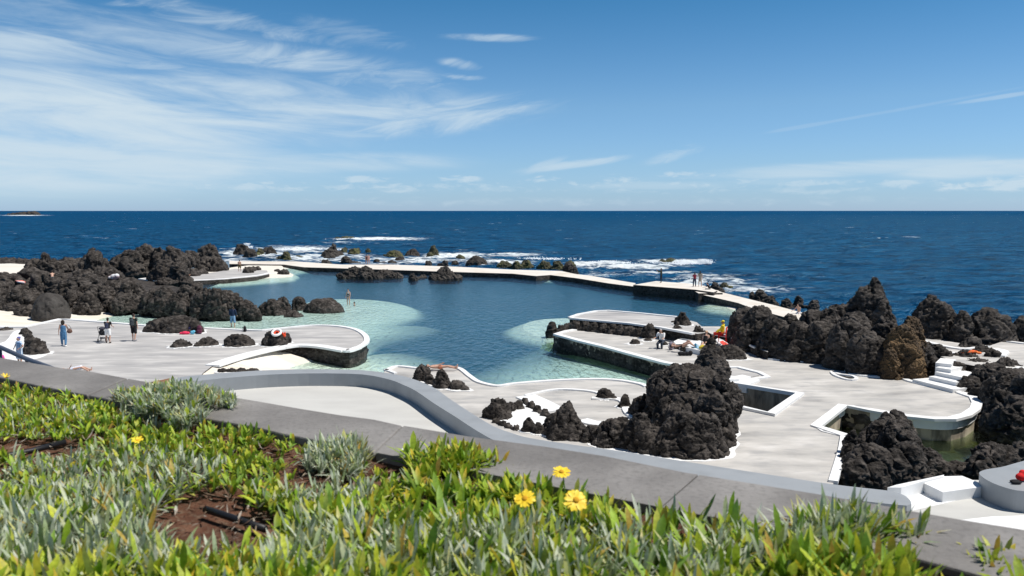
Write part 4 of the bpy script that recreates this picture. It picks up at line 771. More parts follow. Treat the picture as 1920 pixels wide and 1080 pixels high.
def leaves(B, az, tilt, Ln, Wd, curl, c0, c1, tipf, spat=.65, segs=5):
    """vectorised leaves: B base points, az azimuth, tilt from vertical, c0 body colour, c1 tip colour, tipf tip amount"""
    n = len(B); t = np.linspace(0, 1, segs+1)
    ang = tilt[:, None]+curl[:, None]*t[None, :]; hx = np.sin(ang); hz = np.cos(ang)
    st = Ln[:, None]/segs; H = np.concatenate([np.zeros((n, 1)), np.cumsum(.5*(hx[:, 1:]+hx[:, :-1]), 1)], 1)*st; Z = np.concatenate([np.zeros((n, 1)), np.cumsum(.5*(hz[:, 1:]+hz[:, :-1]), 1)], 1)*st
    dx, dy = np.cos(az)[:, None], np.sin(az)[:, None]; pr = t**spat*np.clip(1-t, .0, 1)**.42; pr = pr/pr.max(); pr[0] = .22; pr[-1] = .06
    w = Wd[:, None]*pr[None, :]*.5
    cx = B[:, 0:1]+dx*H; cy = B[:, 1:2]+dy*H; cz = B[:, 2:3]+Z; px_, py_ = -dy*w, dx*w
    lift = w*.35
    M = np.stack([cx, cy, cz], -1); Lf = np.stack([cx+px_, cy+py_, cz+lift], -1); Rt = np.stack([cx-px_, cy-py_, cz+lift], -1)
    V = np.stack([Lf, M, Rt], 2).reshape(n, -1, 3)
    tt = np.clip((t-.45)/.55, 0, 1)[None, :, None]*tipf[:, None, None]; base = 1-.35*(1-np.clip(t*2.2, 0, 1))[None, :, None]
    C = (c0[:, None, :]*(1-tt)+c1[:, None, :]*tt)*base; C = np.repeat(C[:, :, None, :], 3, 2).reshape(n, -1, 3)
    k = np.arange(segs)[:, None]*3; q = np.concatenate([np.concatenate([k, k+1, k+4, k+3], 1), np.concatenate([k+1, k+2, k+5, k+4], 1)], 0)
    nv = (segs+1)*3; Q = (q[None]+(np.arange(n)*nv)[:, None, None]).reshape(-1, 4)
    return V.reshape(-1, 3), Q, C.reshape(-1, 3)
GREENS = np.array([[.22, .38, .025], [.34, .50, .04], [.15, .28, .025], [.44, .54, .045], [.26, .42, .07]]); TIPS = np.array([[.66, .58, .04], [.72, .46, .04], [.58, .62, .06], [.68, .62, .15]])
SILV = np.array([[.40, .47, .32], [.50, .56, .42], [.30, .39, .22], [.58, .63, .51], [.36, .46, .20]]); STIPS = np.array([[.62, .64, .52], [.70, .62, .18], [.56, .60, .42]])
def tufts(P, kind, size, per=8, lean=None):
    n = len(P)*per; B = np.repeat(P, per, 0); sz = np.repeat(size, per); k = np.repeat(kind, per)          # kind 0 green .. 1 silver
    B = B+np.concatenate([rng.normal(0, .007, (n, 2)), np.zeros((n, 1))], 1)
    az = rng.uniform(0, 2*math.pi, n); tilt = np.abs(rng.normal(.42, .3, n)); Ln = sz*rng.uniform(.55, 1.15, n)
    sil = rng.random(n) < k
    Wd = np.where(sil, rng.uniform(.075, .12, n), rng.uniform(.12, .21, n))*sz**.5*.30*rng.uniform(.8, 1.2, n); curl = rng.normal(.35, .35, n)
    c0 = np.where(sil[:, None], SILV[rng.integers(0, 5, n)], GREENS[rng.integers(0, 5, n)])*rng.uniform(.75, 1.15, (n, 1)); c1 = np.where(sil[:, None], STIPS[rng.integers(0, 3, n)], TIPS[rng.integers(0, 4, n)])
    tip = np.where(rng.random(n) < .6, rng.uniform(.2, 1, n), 0); old = rng.random(n) < .05; c0[old] = np.array([.45, .30, .06])
    return leaves(B, az, tilt, Ln, Wd, curl, c0, c1, tip)
def ell(px, py, z): return ((px-z[0])/z[2])**2+((py-z[1])/z[3])**2
SOILP = [(1850, 1110, 150, 60), (405, 1005, 135, 78), (70, 848, 100, 24), (722, 880, 52, 26), (585, 918, 70, 20), (1590, 1075, 130, 22), (1760, 1085, 90, 50), (560, 870, 50, 12), (150, 1040, 60, 14), (1200, 990, 60, 8)]
SILZ = [(170, 1060, 260, 70, .85), (100, 930, 150, 40, .7), (330, 770, 110, 45, 1), (190, 900, 230, 45, .75), (260, 1010, 260, 80, .85), (640, 880, 70, 45, 1), (615, 950, 80, 30, .9), (60, 800, 130, 40, .35), (1080, 1085, 380, 70, .7), (1420, 1050, 130, 60, .45), (1590, 1020, 130, 60, .85), (620, 1080, 160, 60, .8), (1250, 960, 120, 40, .45)]
def bed():
    n = 15500; a = rng.random(n); b = rng.random(n)**.85
    A = np.array([tuple(G(p[0], p[1], CT)) for p in cp_near]); s = a*(len(A)-1); k = np.minimum(s.astype(int), len(A)-2); E = A[k]+(A[k+1]-A[k])*(s-k)[:, None]
    d = .03+b*2.7; P = E.copy(); P[:, 0] -= .5*d; P[:, 1] -= .86*d; P[:, 2] = CT-.045
    keep = np.hypot(P[:, 0], P[:, 1]) > 1.25
    P = P[keep]; px, py = px_of(P); ok = (px > -260) & (px < 2180) & (py < 1330); P = P[ok]; px = px[ok]; py = py[ok]
    dens = .5+.5*perlin(P*np.array([3.2, 3.2, 0])+11)*1.5+.42
    for z in SOILP: dens = np.where(ell(px, py, z) < 1.0+.5*perlin(P*9+3), -1, dens)
    P = P[rng.random(len(P)) < dens]; px, py = px_of(P)
    kind = np.full(len(P), .06)+np.clip(perlin(P*np.array([2, 2, 0])+40), 0, 1)*.3
    for z in SILZ: kind = np.where(ell(px, py, z) < 1+.4*perlin(P*7), np.maximum(kind, z[4]), kind)
    size = .060+.032*perlin(P*4+9)+np.clip((py-880)/200, 0, 1)*.05+kind*.015; size += np.where((px > 770) & (px < 1060) & (py < 960), .035, 0)+np.where((px > 1480) & (px < 1710), .03, 0)+np.where(py > 985, .022, 0)+rng.normal(0, .014, len(P)); size = np.clip(size, .04, .20)
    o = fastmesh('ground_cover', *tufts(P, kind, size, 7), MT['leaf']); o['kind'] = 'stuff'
    tag(o, 'dense low bed of yellow green and silvery leaves filling the foreground', 'ground cover')
    # dry litter on the soil
    n = 9000; b = rng.random(n); s = rng.random(n)*(len(A)-1); k = np.minimum(s.astype(int), len(A)-2); E = A[k]+(A[k+1]-A[k])*(s-k)[:, None]; d = .04+b*2.6
    B = E.copy(); B[:, 0] -= .5*d; B[:, 1] -= .86*d; B[:, 2] = CT-.045+rng.random(n)*.02
    c = np.array([[.20, .14, .09], [.30, .24, .17], [.12, .07, .045], [.38, .33, .27]])[rng.integers(0, 4, n)]
    o = fastmesh('leaf_litter', *leaves(B, rng.uniform(0, 6.28, n), rng.normal(1.45, .2, n), rng.uniform(.015, .06, n), rng.uniform(.002, .009, n), rng.normal(0, .8, n), c, c, np.zeros(n), segs=3), MT['litter']); o['kind'] = 'stuff'
    tag(o, 'dry brown leaf litter scattered on the red soil', 'litter')
bed()
def clump(label, ellz, n, size, kind, z, dome=0, per=9):
    r = np.sqrt(rng.random(n)); a = rng.uniform(0, 2*math.pi, n); r = r*(1+.30*np.sin(3*a+ellz[0])+.25*np.cos(5*a)); px = ellz[0]+ellz[2]*r*np.cos(a); py = ellz[1]+ellz[3]*r*np.sin(a)
    P = np.array([tuple(G(x, y, z)) for x, y in zip(px, py)]); P[:, 2] += dome*np.clip(1-r**2, 0, 1)
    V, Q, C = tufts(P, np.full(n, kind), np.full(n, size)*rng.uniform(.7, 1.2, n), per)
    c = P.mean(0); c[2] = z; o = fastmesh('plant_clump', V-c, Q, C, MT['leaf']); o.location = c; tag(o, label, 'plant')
clump('silvery leaved mound spilling over the dark coping on the left', (330, 766, 92, 26), 430, .075, .93, CT, .06)
clump('silvery tuft with narrow upright leaves beside the bare red soil and coping', (640, 874, 50, 22), 110, .105, .97, CT-.06, .02)
clump('spiky grey green tuft with yellow tips standing before the coping at the right', (1585, 1040, 90, 22), 80, .15, .78, CT-.07, .02)
clump('small yellow green sprig at the lower right corner before the coping', (1860, 1095, 40, 14), 22, .10, .15, CT-.07)
clump('bright green tuft rising above the coping edge near the middle', (850, 888, 75, 17), 95, .115, .08, CT-.045)
# ---- flowers
MT['petal'] = mat('yellow_petal', [(.78, .50, .02), (.85, .66, .05)], 60, 3, .5); MT['fcentre'] = mat('flower_centre', [(.50, .22, .01), (.62, .34, .02)], 200, 3, .8, .6, 300, bdist=.001); MT['stem'] = mat('stem_green', (.12, .22, .04), 20)
def flower(px, py, zf, dia, tiltv, label, npet=15, op=1.0):
    c = G(px, py, zf); r = empty('yellow_flower', (c.x, c.y, CT-.07)); tag(r, label, 'flower', 'yellow daisy flowers')
    h = zf-(CT-.07); Vs = []; Qs = []; k = 0; R = dia/2
    tm = Matrix.Rotation(tiltv[1], 4, 'Z') @ Matrix.Rotation(tiltv[0], 4, 'X')
    for i in range(npet):
        a = 2*math.pi*i/npet+random.uniform(-.08, .08); rr = R*random.uniform(.88, 1.05); w = R*.17*random.uniform(.85, 1.15); up = random.uniform(.05, .28)*op
        for t, wd in ((.12, .4), (.4, .9), (.7, 1.12), (.9, .85), (1, .25)):
            p = Vector((math.cos(a)*rr*t, math.sin(a)*rr*t, R*(up*t-.18*t*t*random.uniform(.6, 1.4)))); q = Vector((-math.sin(a), math.cos(a), 0))*w*wd
            for e in (-1, 0, 1): v = tm @ (p+q*e+Vector((0, 0, -.12*w*(1-abs(e))))); Vs.append((v.x, v.y, v.z+h))
        for s in range(4):
            for e in range(2): b = k+s*3+e; Qs.append((b, b+1, b+4, b+3))
        k += 15
    mesh('petals', Vs, Qs, MT['petal'], r, True)
    V, Fc = ico(2); V = V*np.array([R*.27, R*.27, R*.13])+np.array([0, 0, R*.06]); V = np.array([tuple(tm @ Vector(v)) for v in V])+np.array([0, 0, h]); mesh('flower_head', V, Fc, MT['fcentre'], r, True)
    st = [(.012*math.sin(t*3), .012*t, h*t) for t in np.linspace(0, 1, 6)]; tube('stem', st, .0022, MT['stem'], r)
def frames(P):
    P = [Vector(p) for p in P]; out = []
    for i in range(len(P)):
        t = (P[min(i+1, len(P)-1)]-P[max(i-1, 0)]).normalized(); a = Vector((0, 0, 1)) if abs(t.z) < .9 else Vector((1, 0, 0)); u = t.cross(a).normalized(); out.append((P[i], u, t.cross(u)))
    return out
def tube(name, P, r, m, parent=None, seg=10, closed=False, origin=None):
    fr = frames(P) if not closed else None
    if closed:
        n = len(P); Pv = [Vector(p) for p in P]; fr = []
        for i in range(n): t = (Pv[(i+1) % n]-Pv[i-1]).normalized(); a = Vector((0, 0, 1)) if abs(t.z) < .9 else Vector((1, 0, 0)); u = t.cross(a).normalized(); fr.append((Pv[i], u, t.cross(u)))
    V = []; n = len(fr)
    for i, (p, u, v) in enumerate(fr):
        rr = r[i] if isinstance(r, (list, tuple)) else r
        for k in range(seg): a = 2*math.pi*k/seg; V.append(p+u*math.cos(a)*rr+v*math.sin(a)*rr)
    Fc = [(i*seg+k, i*seg+(k+1) % seg, ((i+1) % n)*seg+(k+1) % seg, ((i+1) % n)*seg+k) for i in range(n if closed else n-1) for k in range(seg)]
    if not closed: Fc += [tuple(range(seg))[::-1], tuple((n-1)*seg+k for k in range(seg))]
    return mesh(name, [tuple(v) for v in V], Fc, m, parent, True, origin=origin)
flower(1080, 938, CT+.10, .078, (.75, .15), 'largest open yellow daisy, lower right of the three by the middle coping')
flower(984, 935, CT+.10, .072, (.55, -.4), 'yellow daisy half turned away, leftmost of the three by the middle coping')
flower(1053, 885, CT+.085, .068, (.35, .1), 'yellow daisy seen almost edge on, topmost of the three against the coping')
flower(257, 826, CT+.02, .05, (.5, .6), 'blurred small yellow flower among the green leaves at the left', 9, 2.5)
flower(11, 708, CT+.06, .05, (.2, .3), 'orange yellow bud against the coping at the far left edge', 8, 4)
MT['hose'] = mat('black_rubber', (.012, .012, .014), 5, rough=.45)
hz = CT-.035
for pts, l in (([(-60, 868), (0, 857), (60, 845), (122, 829)], 'black irrigation hose crossing dry soil at the left edge'), ([(385, 955), (420, 966), (455, 978), (497, 992)], 'short black irrigation hose lying on bare red soil')):
    tag(tube('irrigation_hose', [tuple(G(x, y, hz)) for x, y in pts], .0125, MT['hose'], origin=tuple(G(*pts[1], hz))), l, 'hose')
for (x, y, w, h), l in (((762, 841, 8, 4), 'white splash mark on the coping beside the slab joint'), ((1368, 961, 5, 3), 'small white mark on the coping above the plants at the right')):
    P = [G(x+w*math.cos(a)*(1+.3*math.sin(3*a)), y+h*math.sin(a)*(1+.2*math.cos(2*a)), CT+.002) for a in np.linspace(0, 6.0, 14)]
    tag(prism('splash_mark', P, CT-.002, CT+.002, MT['white']), l, 'mark')
# ================================================================ PEOPLE AND THINGS
ICO2 = ico(2)
def hit(px, py, lift=0.0):
    """where the sight line through a photo pixel meets the rocks or decks built so far"""
    ok, loc, n, _, _, _ = SC.ray_cast(bpy.context.evaluated_depsgraph_get(), Vector((0, 0, CZ)), ray(px, py).normalized()); return loc+Vector((0, 0, lift))
def balls(chain, step=.45):
    """chain of (point, radius) -> overlapping balls; radius may be a 3-tuple for an ellipsoid at single points"""
    Vs = []; Fs = []; k = 0
    for seg in chain:
        pts = []
        if len(seg) == 1: pts = [seg[0]]
        else:
            for (a, ra), (b, rb) in zip(seg[:-1], seg[1:]):
                a = Vector(a); b = Vector(b); L_ = (b-a).length; n = max(1, int(L_/(min(ra, rb)*step)))
                pts += [(a.lerp(b, i/n), ra+(rb-ra)*i/n) for i in range(n+1)]
        for p, r in pts:
            rr = np.array(r if isinstance(r, tuple) else (r, r, r)); Vs.append(ICO2[0]*rr+np.array(tuple(p))); Fs += [[i+k for i in f] for f in ICO2[1]]; k += len(ICO2[0])
    return np.concatenate(Vs), Fs
def skin(name, chain, vox, m, parent=None, smooth_it=2, extra=None):
    V, Fc = balls(chain); me = voxel(V, Fc, vox); bm = bmesh.new(); bm.from_mesh(me)
    for _ in range(smooth_it): bmesh.ops.smooth_vert(bm, verts=bm.verts, factor=.5, use_axis_x=True, use_axis_y=True, use_axis_z=True)
    n0 = len(bm.faces)
    if extra:
        V2, F2 = balls(extra[0]); vs = [bm.verts.new(v) for v in V2]
        for f in F2: bm.faces.new([vs[i] for i in f])
    bm.faces.ensure_lookup_table()
    if extra and extra[1] is not None:
        for f in bm.faces[n0+extra[2]:]: f.material_index = 1
    bm.to_mesh(me); bm.free(); me.materials.clear(); me.materials.append(m)
    if extra and extra[1] is not None: me.materials.append(extra[1])
    me.shade_smooth(); return link(bpy.data.objects.new(name, me), parent)
CM = {}
def cloth(c, c2=None, sc=14, st=(1, 1, 1)):
    k = (c, c2, sc, st)
    if k not in CM: CM[k] = mat('fabric', [c, c2] if c2 else c, sc, 4, .85, .3, 60, st, bdist=.004, lo=.47 if c2 else .35, hi=.53 if c2 else .65)
    return CM[k]
SKIN = mat('skin', [(.50, .29, .21), (.58, .36, .26)], 8, 4, .55, .1, 60, bdist=.002); SKIN2 = mat('tanned_skin', [(.30, .15, .09), (.38, .20, .13)], 8, 4, .55, .1, 60, bdist=.002); EYE = mat('eye', (.02, .015, .012), 5, rough=.2)
HAIR = mat('dark_hair', [(.018, .012, .009), (.04, .026, .018)], 60, 5, .6, .6, 120, (1, 1, .2), bdist=.004); HAIR2 = mat('grey_hair', [(.35, .34, .33), (.5, .49, .48)], 60, 5, .6, .6, 120, bdist=.004)
def rx(v, a): c, s = math.cos(a), math.sin(a); return Vector((v[0], v[1]*c-v[2]*s, v[1]*s+v[2]*c))
def person(label, foot, face, H=1.7, lean=0, legs=((0, 0), (0, 0)), arms=((5, 8, 12), (5, 8, 12)), head=0, skinm=None, hair='short', hairm=None, wear=(), lie=None, vox=.022, belly=1.0, group=None, yaw=0, spread=.10, fem=False, roll=0):
    """legs: (thigh forward deg, knee bend deg) left,right; arms: (forward deg, outward deg, elbow bend deg); faces +Y turned by `face`"""
    k = H/1.7; R = math.radians; sk = skinm or SKIN
    hip = Vector((0, 0, 0)); up = Vector((0, math.sin(R(lean)), math.cos(R(lean)))); fw = Vector((0, math.cos(R(lean)), -math.sin(R(lean))))
    chest = hip+up*.36; neck = hip+up*.53; hd = neck+up*.15+Vector((0, math.sin(R(head))*.06+.015, -abs(math.sin(R(head)))*.03)); J = {}
    for i, sx in ((0, -1), (1, 1)):
        tf, kb = legs[i]; h0 = Vector((sx*.09, 0, -.02)); td = Vector((sx*spread, math.sin(R(tf)), -math.cos(R(tf)))).normalized(); kn = h0+td*.43
        sd = Vector((0, math.sin(R(tf-kb)), -math.cos(R(tf-kb)))); an = kn+sd*.42; ft = rx(Vector((sx*.03, .15, -.035)), R(tf-kb) if abs(tf-kb) > 30 else 0); toe = an+ft; J['leg%d' % i] = (h0, kn, an, toe)
        fa, oa, eb = arms[i]; sh = neck+Vector((sx*(.165 if fem else .185), 0, 0))-up*.07; ud = Vector((sx*math.sin(R(oa)), math.sin(R(fa))*math.cos(R(oa)), -math.cos(R(fa))*math.cos(R(oa)))); el = sh+ud*.28
        f2 = R(fa+eb); inn = .0 if oa < 30 else -.75; fd = Vector((sx*(math.sin(R(oa))*.4+inn), math.sin(f2)*math.cos(R(oa)), -math.cos(f2)*math.cos(R(oa)))).normalized(); wr = el+fd*.24; J['arm%d' % i] = (sh, el, wr, fd)
    low = min([J['leg%d' % i][2].z for i in (0, 1)])-.075
    base = Vector((0, 0, -low))
    if lie == 'sit': base = Vector((0, 0, .10))
    def T(p): return (Vector(p)+base)*k
    def C(*seg): return [(T(p), (tuple(q*k for q in r) if isinstance(r, tuple) else r*k)) for p, r in seg]
    ch = []
    hw = .105 if fem else .095
    ch.append(C((hip+up*.02, (.165*belly, .11*belly, .10)))); ch.append(C((hip+up*.13, (.145*belly, .105*belly, .11)))); ch.append(C((hip+up*.25, (.15*belly, .105*belly, .11)))); ch.append(C((chest, (.165, .105, .11)))); ch.append(C((hip+up*.44, (.165, .09, .07))))
    ch.append(C((neck-up*.04, .058), (hd-up*.04, .052))); ch.append(C((hd, (.074, .092, .112)))); ch.append(C((hd+Vector((0, .03, -.05)), (.055, .06, .06))))
    for sx in (-1, 1): ch.append(C((hd+Vector((sx*.076, -.005, -.005)), (.014, .022, .032))))
    ch.append(C((hd+Vector((0, .092, .005)), .016), (hd+Vector((0, .112, -.022)), .019)))
    ext = []
    for i, sx in ((0, -1), (1, 1)):
        h0, kn, an, toe = J['leg%d' % i]; ch.append(C((h0, .092), (kn, .058), (kn.lerp(an, .3), .057), (an, .038))); ch.append(C((an+Vector((0, -.02, -.03)), .036), (toe, .032)))
        sh, el, wr, fd = J['arm%d' % i]; ch.append(C((neck-up*.09+Vector((sx*.08, 0, 0)), .065), (sh, .058), (el, .040), (wr, .027)))
        sd = Vector((0, 1, 0)) if abs(fd.y) < .6 else Vector((1, 0, 0)); nn = fd.cross(sd).normalized(); ext_p = wr+fd*.05
        ch.append(C((wr, .026), (wr+fd*.055, .034)))
        for q, ln in ((-1.5, .066), (-.5, .076), (.5, .072), (1.5, .056)):
            a = ext_p+sd*q*.016+fd*.02; m1 = a+fd*ln*.55+nn*.004; m2 = a+fd*ln*.9+nn*.02; ext.append(C((a, .0095), (m1, .0085), (m2, .007)))
        th = wr+fd*.02+sd*.028; ext.append(C((th, .011), (th+sd*.022+fd*.03, .010), (th+sd*.026+fd*.055, .008)))
    nb = len(balls(ext)[1]); ext += [C((hd+Vector((sx*.03, .084, .012)), .010)) for sx in (-1, 1)]+[C((hd+Vector((sx*.014, .088, -.058)), .007)) for sx in (-1, 0, 1)]
    body = skin('person', ch, vox, sk, None, 2, (ext, EYE, nb))
    # hair
    up0 = Vector((0, 0, 1)); hc = []
    if hair == 'cap': hc = [C((hd+Vector((0, -.005, .045)), (.086, .10, .075))), C((hd+Vector((0, .11, .04)), (.07, .06, .012)))]
    elif hair != 'none':
        hc = [C((hd+Vector((0, -.018, .035)), (.085, .095, .088))), C((hd+Vector((0, -.045, -.02)), (.078, .062, .075)))]
        if hair == 'long': hc += [C((hd+Vector((0, -.06, -.04)), (.09, .06, .09))), C((hd+Vector((0, -.07, -.14)), (.09, .05, .10))), C((hd+Vector((0, -.075, -.22)), (.07, .04, .07)))]
        if hair == 'curly': hc += [C((hd+Vector((sx*.06, -.05, z)), (.06, .06, .07))) for sx in (-1, 1) for z in (.0, -.09)]+[C((hd+Vector((0, -.07, -.12)), (.09, .06, .09)))]
        if hair == 'bun': hc += [C((hd+Vector((0, -.09, .07)), .045))]
    if hc: skin('hair' if hair != 'cap' else 'cap', hc, vox*.8, hairm or HAIR, body, 1)
    def limb(seg, t0, t1, r0, r1):
        a = seg; ln = [(a[1]-a[0]).length, (a[2]-a[1]).length]; tot = sum(ln); out = []
        def at(t): d = t*tot; return a[0].lerp(a[1], d/ln[0]) if d <= ln[0] else a[1].lerp(a[2], (d-ln[0])/ln[1])
        ts = [t0]+([ln[0]/tot] if t0 < ln[0]/tot < t1 else [])+[t1]
        return C(*[(at(t), r0+(r1-r0)*(t-t0)/max(t1-t0, 1e-6)) for t in ts])
    for w in wear:
        kind, m = w[0], w[1]; wc = []; g = 1.0
        if kind in ('shirt', 'tank', 'hoodie', 'vest'):
            g = .022 if kind == 'hoodie' else .014
            wc += [C((hip+up*.06, (.165*belly+g, .11*belly+g, .10))), C((hip+up*.16, (.15*belly+g, .11*belly+g, .11))), C((hip+up*.26, (.155*belly+g, .11*belly+g, .11))), C((chest, (.17+g, .11+g, .11)))]
            if kind != 'tank': wc += [C((hip+up*.44, (.175+g, .095+g, .065)))]
            if kind in ('shirt', 'hoodie'):
                t1 = w[2] if len(w) > 2 else (.32 if kind == 'shirt' else .93)
                for i in (0, 1): wc.append(limb(J['arm%d' % i][:3], 0, t1, .066+g, .046 if t1 < .5 else .036+g))
            if kind == 'hoodie': wc.append(C((neck-up*.0+Vector((0, -.05, 0)), (.09, .06, .05))))
        elif kind in ('shorts', 'trousers', 'briefs'):
            t1 = {'shorts': w[2] if len(w) > 2 else .42, 'trousers': .93, 'briefs': .10}[kind]; g = .012
            wc += [C((hip+up*.03, (.168*belly+g, .112*belly+g, .095)))]
            for i in (0, 1): wc.append(limb(J['leg%d' % i][:3], 0, t1, .098+g, (.085 if t1 < .6 else .055)+g*.6))
        elif kind == 'dress':
            top = w[2] if len(w) > 2 else .40; ln = w[3] if len(w) > 3 else .62
            wc += [C((hip+up*z, (.16*belly+.016, .11*belly+.016, .10))) for z in np.arange(.02, top, .09)]
            kc = (J['leg0'][1]+J['leg1'][1])*.5; ac = (J['leg0'][2]+J['leg1'][2])*.5
            for t in np.linspace(0, ln, 9):
                p = hip.lerp(kc, min(t*2, 1)) if t < .5 else kc.lerp(ac, (t-.5)*2); wc.append(C((p, (.175*belly+.05*t, .12*belly+.05*t, .07))))
        elif kind == 'swimsuit': wc += [C((hip+up*z, (.153*belly+.008, .108*belly+.008, .10))) for z in (.0, .10, .2, .3, .38)]
        elif kind == 'bra': wc += [C((chest+fw*.0-up*.0, (.172, .115, .05)))]
        elif kind == 'shoes':
            for i in (0, 1): h0, kn, an, toe = J['leg%d' % i]; skin('shoe', [C((an+Vector((0, -.03, -.035)), .047), (toe+Vector((0, .01, 0)), .042))], vox*.8, m, body, 1)
            continue
        elif kind == 'band': sh, el, wr, fd = J['arm%d' % w[2]]; wc += [C((sh.lerp(el, .85), .058), (el, .055))]
        nm = {'tank': 'top', 'bra': 'bikini_top', 'briefs': 'swim_briefs', 'band': 'armband'}.get(kind, kind)
        skin(nm, wc, vox*.8, m, body, 1)
    body.location = foot; body.rotation_euler = (0, 0, face)
    if lie == 'back': body.rotation_mode = 'XYZ'; body.rotation_euler = (Matrix.Rotation(face, 4, 'Z') @ Matrix.Rotation(math.pi/2-.02, 4, 'X')).to_euler(); body.location = foot+Vector((0, 0, .12*k))
    if lie == 'front': body.rotation_euler = (Matrix.Rotation(face, 4, 'Z') @ Matrix.Rotation(-math.pi/2+.02, 4, 'X')).to_euler(); body.location = foot+Vector((0, 0, .13*k))
    tag(body, label, 'person', group); return body
R_ = math.radians
def face_to(a): return R_(a)              # 0 = away from the camera (+Y), 90 = to the left, -90 = right, 180 = to the camera
DEN, WHT, BLK, NAVY = cloth((.06, .16, .30), (.09, .22, .38), 12), cloth((.75, .75, .74)), cloth((.012, .012, .014)), cloth((.010, .022, .055))
def walkpose(s=1): return ((22*s, 6), (-14*s, 18)) if s > 0 else ((-14, 18), (22, 6))
pw = person('woman with curly dark hair in a strapless blue denim jumpsuit on the left deck', G(120, 649, 0), R_(20), 1.66, legs=((18, 5), (-10, 14)), arms=((-8, 14, 10), (8, 22, 60)), hair='curly', skinm=SKIN, wear=(('dress', DEN, .42, .50), ('trousers', DEN), ('shoes', WHT)), fem=True)
person('person in black top and white shorts pushing a stroller on the left deck', G(203, 643, 0), R_(12), 1.62, lean=8, legs=((12, 6), (-6, 8)), arms=((28, 10, 40), (28, 10, 40)), wear=(('shirt', BLK), ('shorts', WHT, .40), ('shoes', BLK)), fem=True, hair='bun')
person('broad man in dark green shirt and black shorts walking away on the left deck', G(252, 639, 0), R_(-4), 1.78, legs=((8, 4), (-8, 10)), arms=((4, 10, 8), (-6, 10, 10)), belly=1.12, wear=(('shirt', cloth((.03, .04, .035), (.05, .06, .05))), ('shorts', BLK, .46), ('shoes', cloth((.25, .25, .26))), ('band', WHT, 0)))
person('man in dark blue hooded jacket and blue shorts wading in the pale basin', G(437, 615, -.98), R_(8), 1.75, legs=((6, 4), (-4, 6)), arms=((10, 12, 40), (10, 12, 40)), wear=(('hoodie', NAVY), ('shorts', cloth((.18, .30, .46)), .52)), head=10)
person('woman in striped blue dress standing with hands on hips at the far left', G(38, 689, 0), R_(150), 1.66, arms=((-5, 52, 55), (-5, 52, 55)), belly=1.25, hair='bun', hairm=cloth((.10, .10, .28)), wear=(('dress', cloth((.10, .22, .42), (.62, .70, .76), 26, (1, 1, .05)), .48, .44), ('shirt', cloth((.10, .22, .42), (.62, .70, .76), 26, (1, 1, .05)))), fem=True)
person('person in a pink top and dark shorts sitting at the left edge behind the handrail', G(-2, 686, 0), R_(-120), 1.65, lean=15, legs=((75, 80), (75, 80)), arms=((35, 10, 40), (35, 10, 40)), lie='sit', wear=(('shirt', cloth((.75, .08, .35))), ('shorts', BLK)), hair='bun', fem=True)
person('woman lying on her back in a white skirt just behind the coping at the left', G(172, 695, 0), R_(-80), 1.62, lean=-14, legs=((8, 30), (14, 45)), arms=((160, 30, 60), (20, 20, 40)), lie='back', hair='curly', wear=(('dress', cloth((.60, .62, .72), (.75, .76, .8), 10), .2, .40), ('bra', BLK)), fem=True)
person('woman in a black and white swimsuit wading beside the broad boulder', G(653.5, 573, -1.06), R_(170), 1.66, legs=((6, 3), (-3, 5)), arms=((8, 12, 30), (4, 12, 20)), wear=(('swimsuit', cloth((.02, .02, .02), (.6, .6, .6), 9)),), fem=True, hair='bun')
sw_ = person('swimmer with only the head above the water beside the wading woman', G(664.5, 571, WZ)-Vector((0, 0, 1.36)), R_(120), 1.6, wear=(('swimsuit', BLK),), vox=.03)
P2 = 'people strolling on the far wall'
person('bather with dark hair, the left one of two on the far wall', G(687.5, 496, -.4), R_(200), 1.65, legs=((14, 4), (-8, 8)), wear=(('swimsuit', cloth((.05, .04, .05))),), skinm=SKIN2, vox=.035, fem=True, hair='long', group=P2)
person('bather in a pink swimsuit, the right one of two on the far wall', G(691.5, 496, -.4), R_(170), 1.68, legs=((-8, 8), (14, 4)), wear=(('swimsuit', cloth((.62, .35, .32))),), vox=.035, fem=True, hair='bun', group=P2)
person('person in dark green jacket and black trousers photographing the sea on the platform', G(1239.5, 530.5, .05), R_(75), 1.70, arms=((70, 10, 60), (70, 10, 60)), wear=(('hoodie', cloth((.03, .035, .018))), ('trousers', BLK)), vox=.028, hair='long')
person('woman in a red top and dark leggings on the far platform, left of a pair', G(1302, 538, .05), R_(10), 1.62, arms=((5, 18, 12), (5, 10, 12)), wear=(('shirt', cloth((.22, .02, .04))), ('trousers', cloth((.02, .03, .06)))), vox=.028, hair='long', fem=True)
person('woman in a beige dress on the far platform, right of a pair', G(1312.5, 537.5, .05), R_(-20), 1.74, arms=((12, 20, 60), (5, 10, 12)), wear=(('shirt', cloth((.35, .30, .24))), ('dress', cloth((.35, .30, .24)), .3, .36)), vox=.028, hair='long', fem=True)
person('person in a black shirt and light trousers sitting at the end of the far platform', G(1331, 544, -.02), R_(60), 1.7, lean=25, legs=((95, 110), (80, 90)), arms=((50, 10, 30), (50, 10, 30)), lie='sit', wear=(('shirt', BLK), ('trousers', cloth((.42, .38, .33)))), vox=.028)
person('shirtless bather in light trousers sitting on the path behind the tall pinnacle', G(1498, 588, -.3), R_(120), 1.7, lean=12, legs=((70, 85), (62, 75)), arms=((15, 12, 30), (40, 12, 30)), lie='sit', wear=(('trousers', cloth((.55, .57, .60))),), vox=.03, skinm=SKIN)
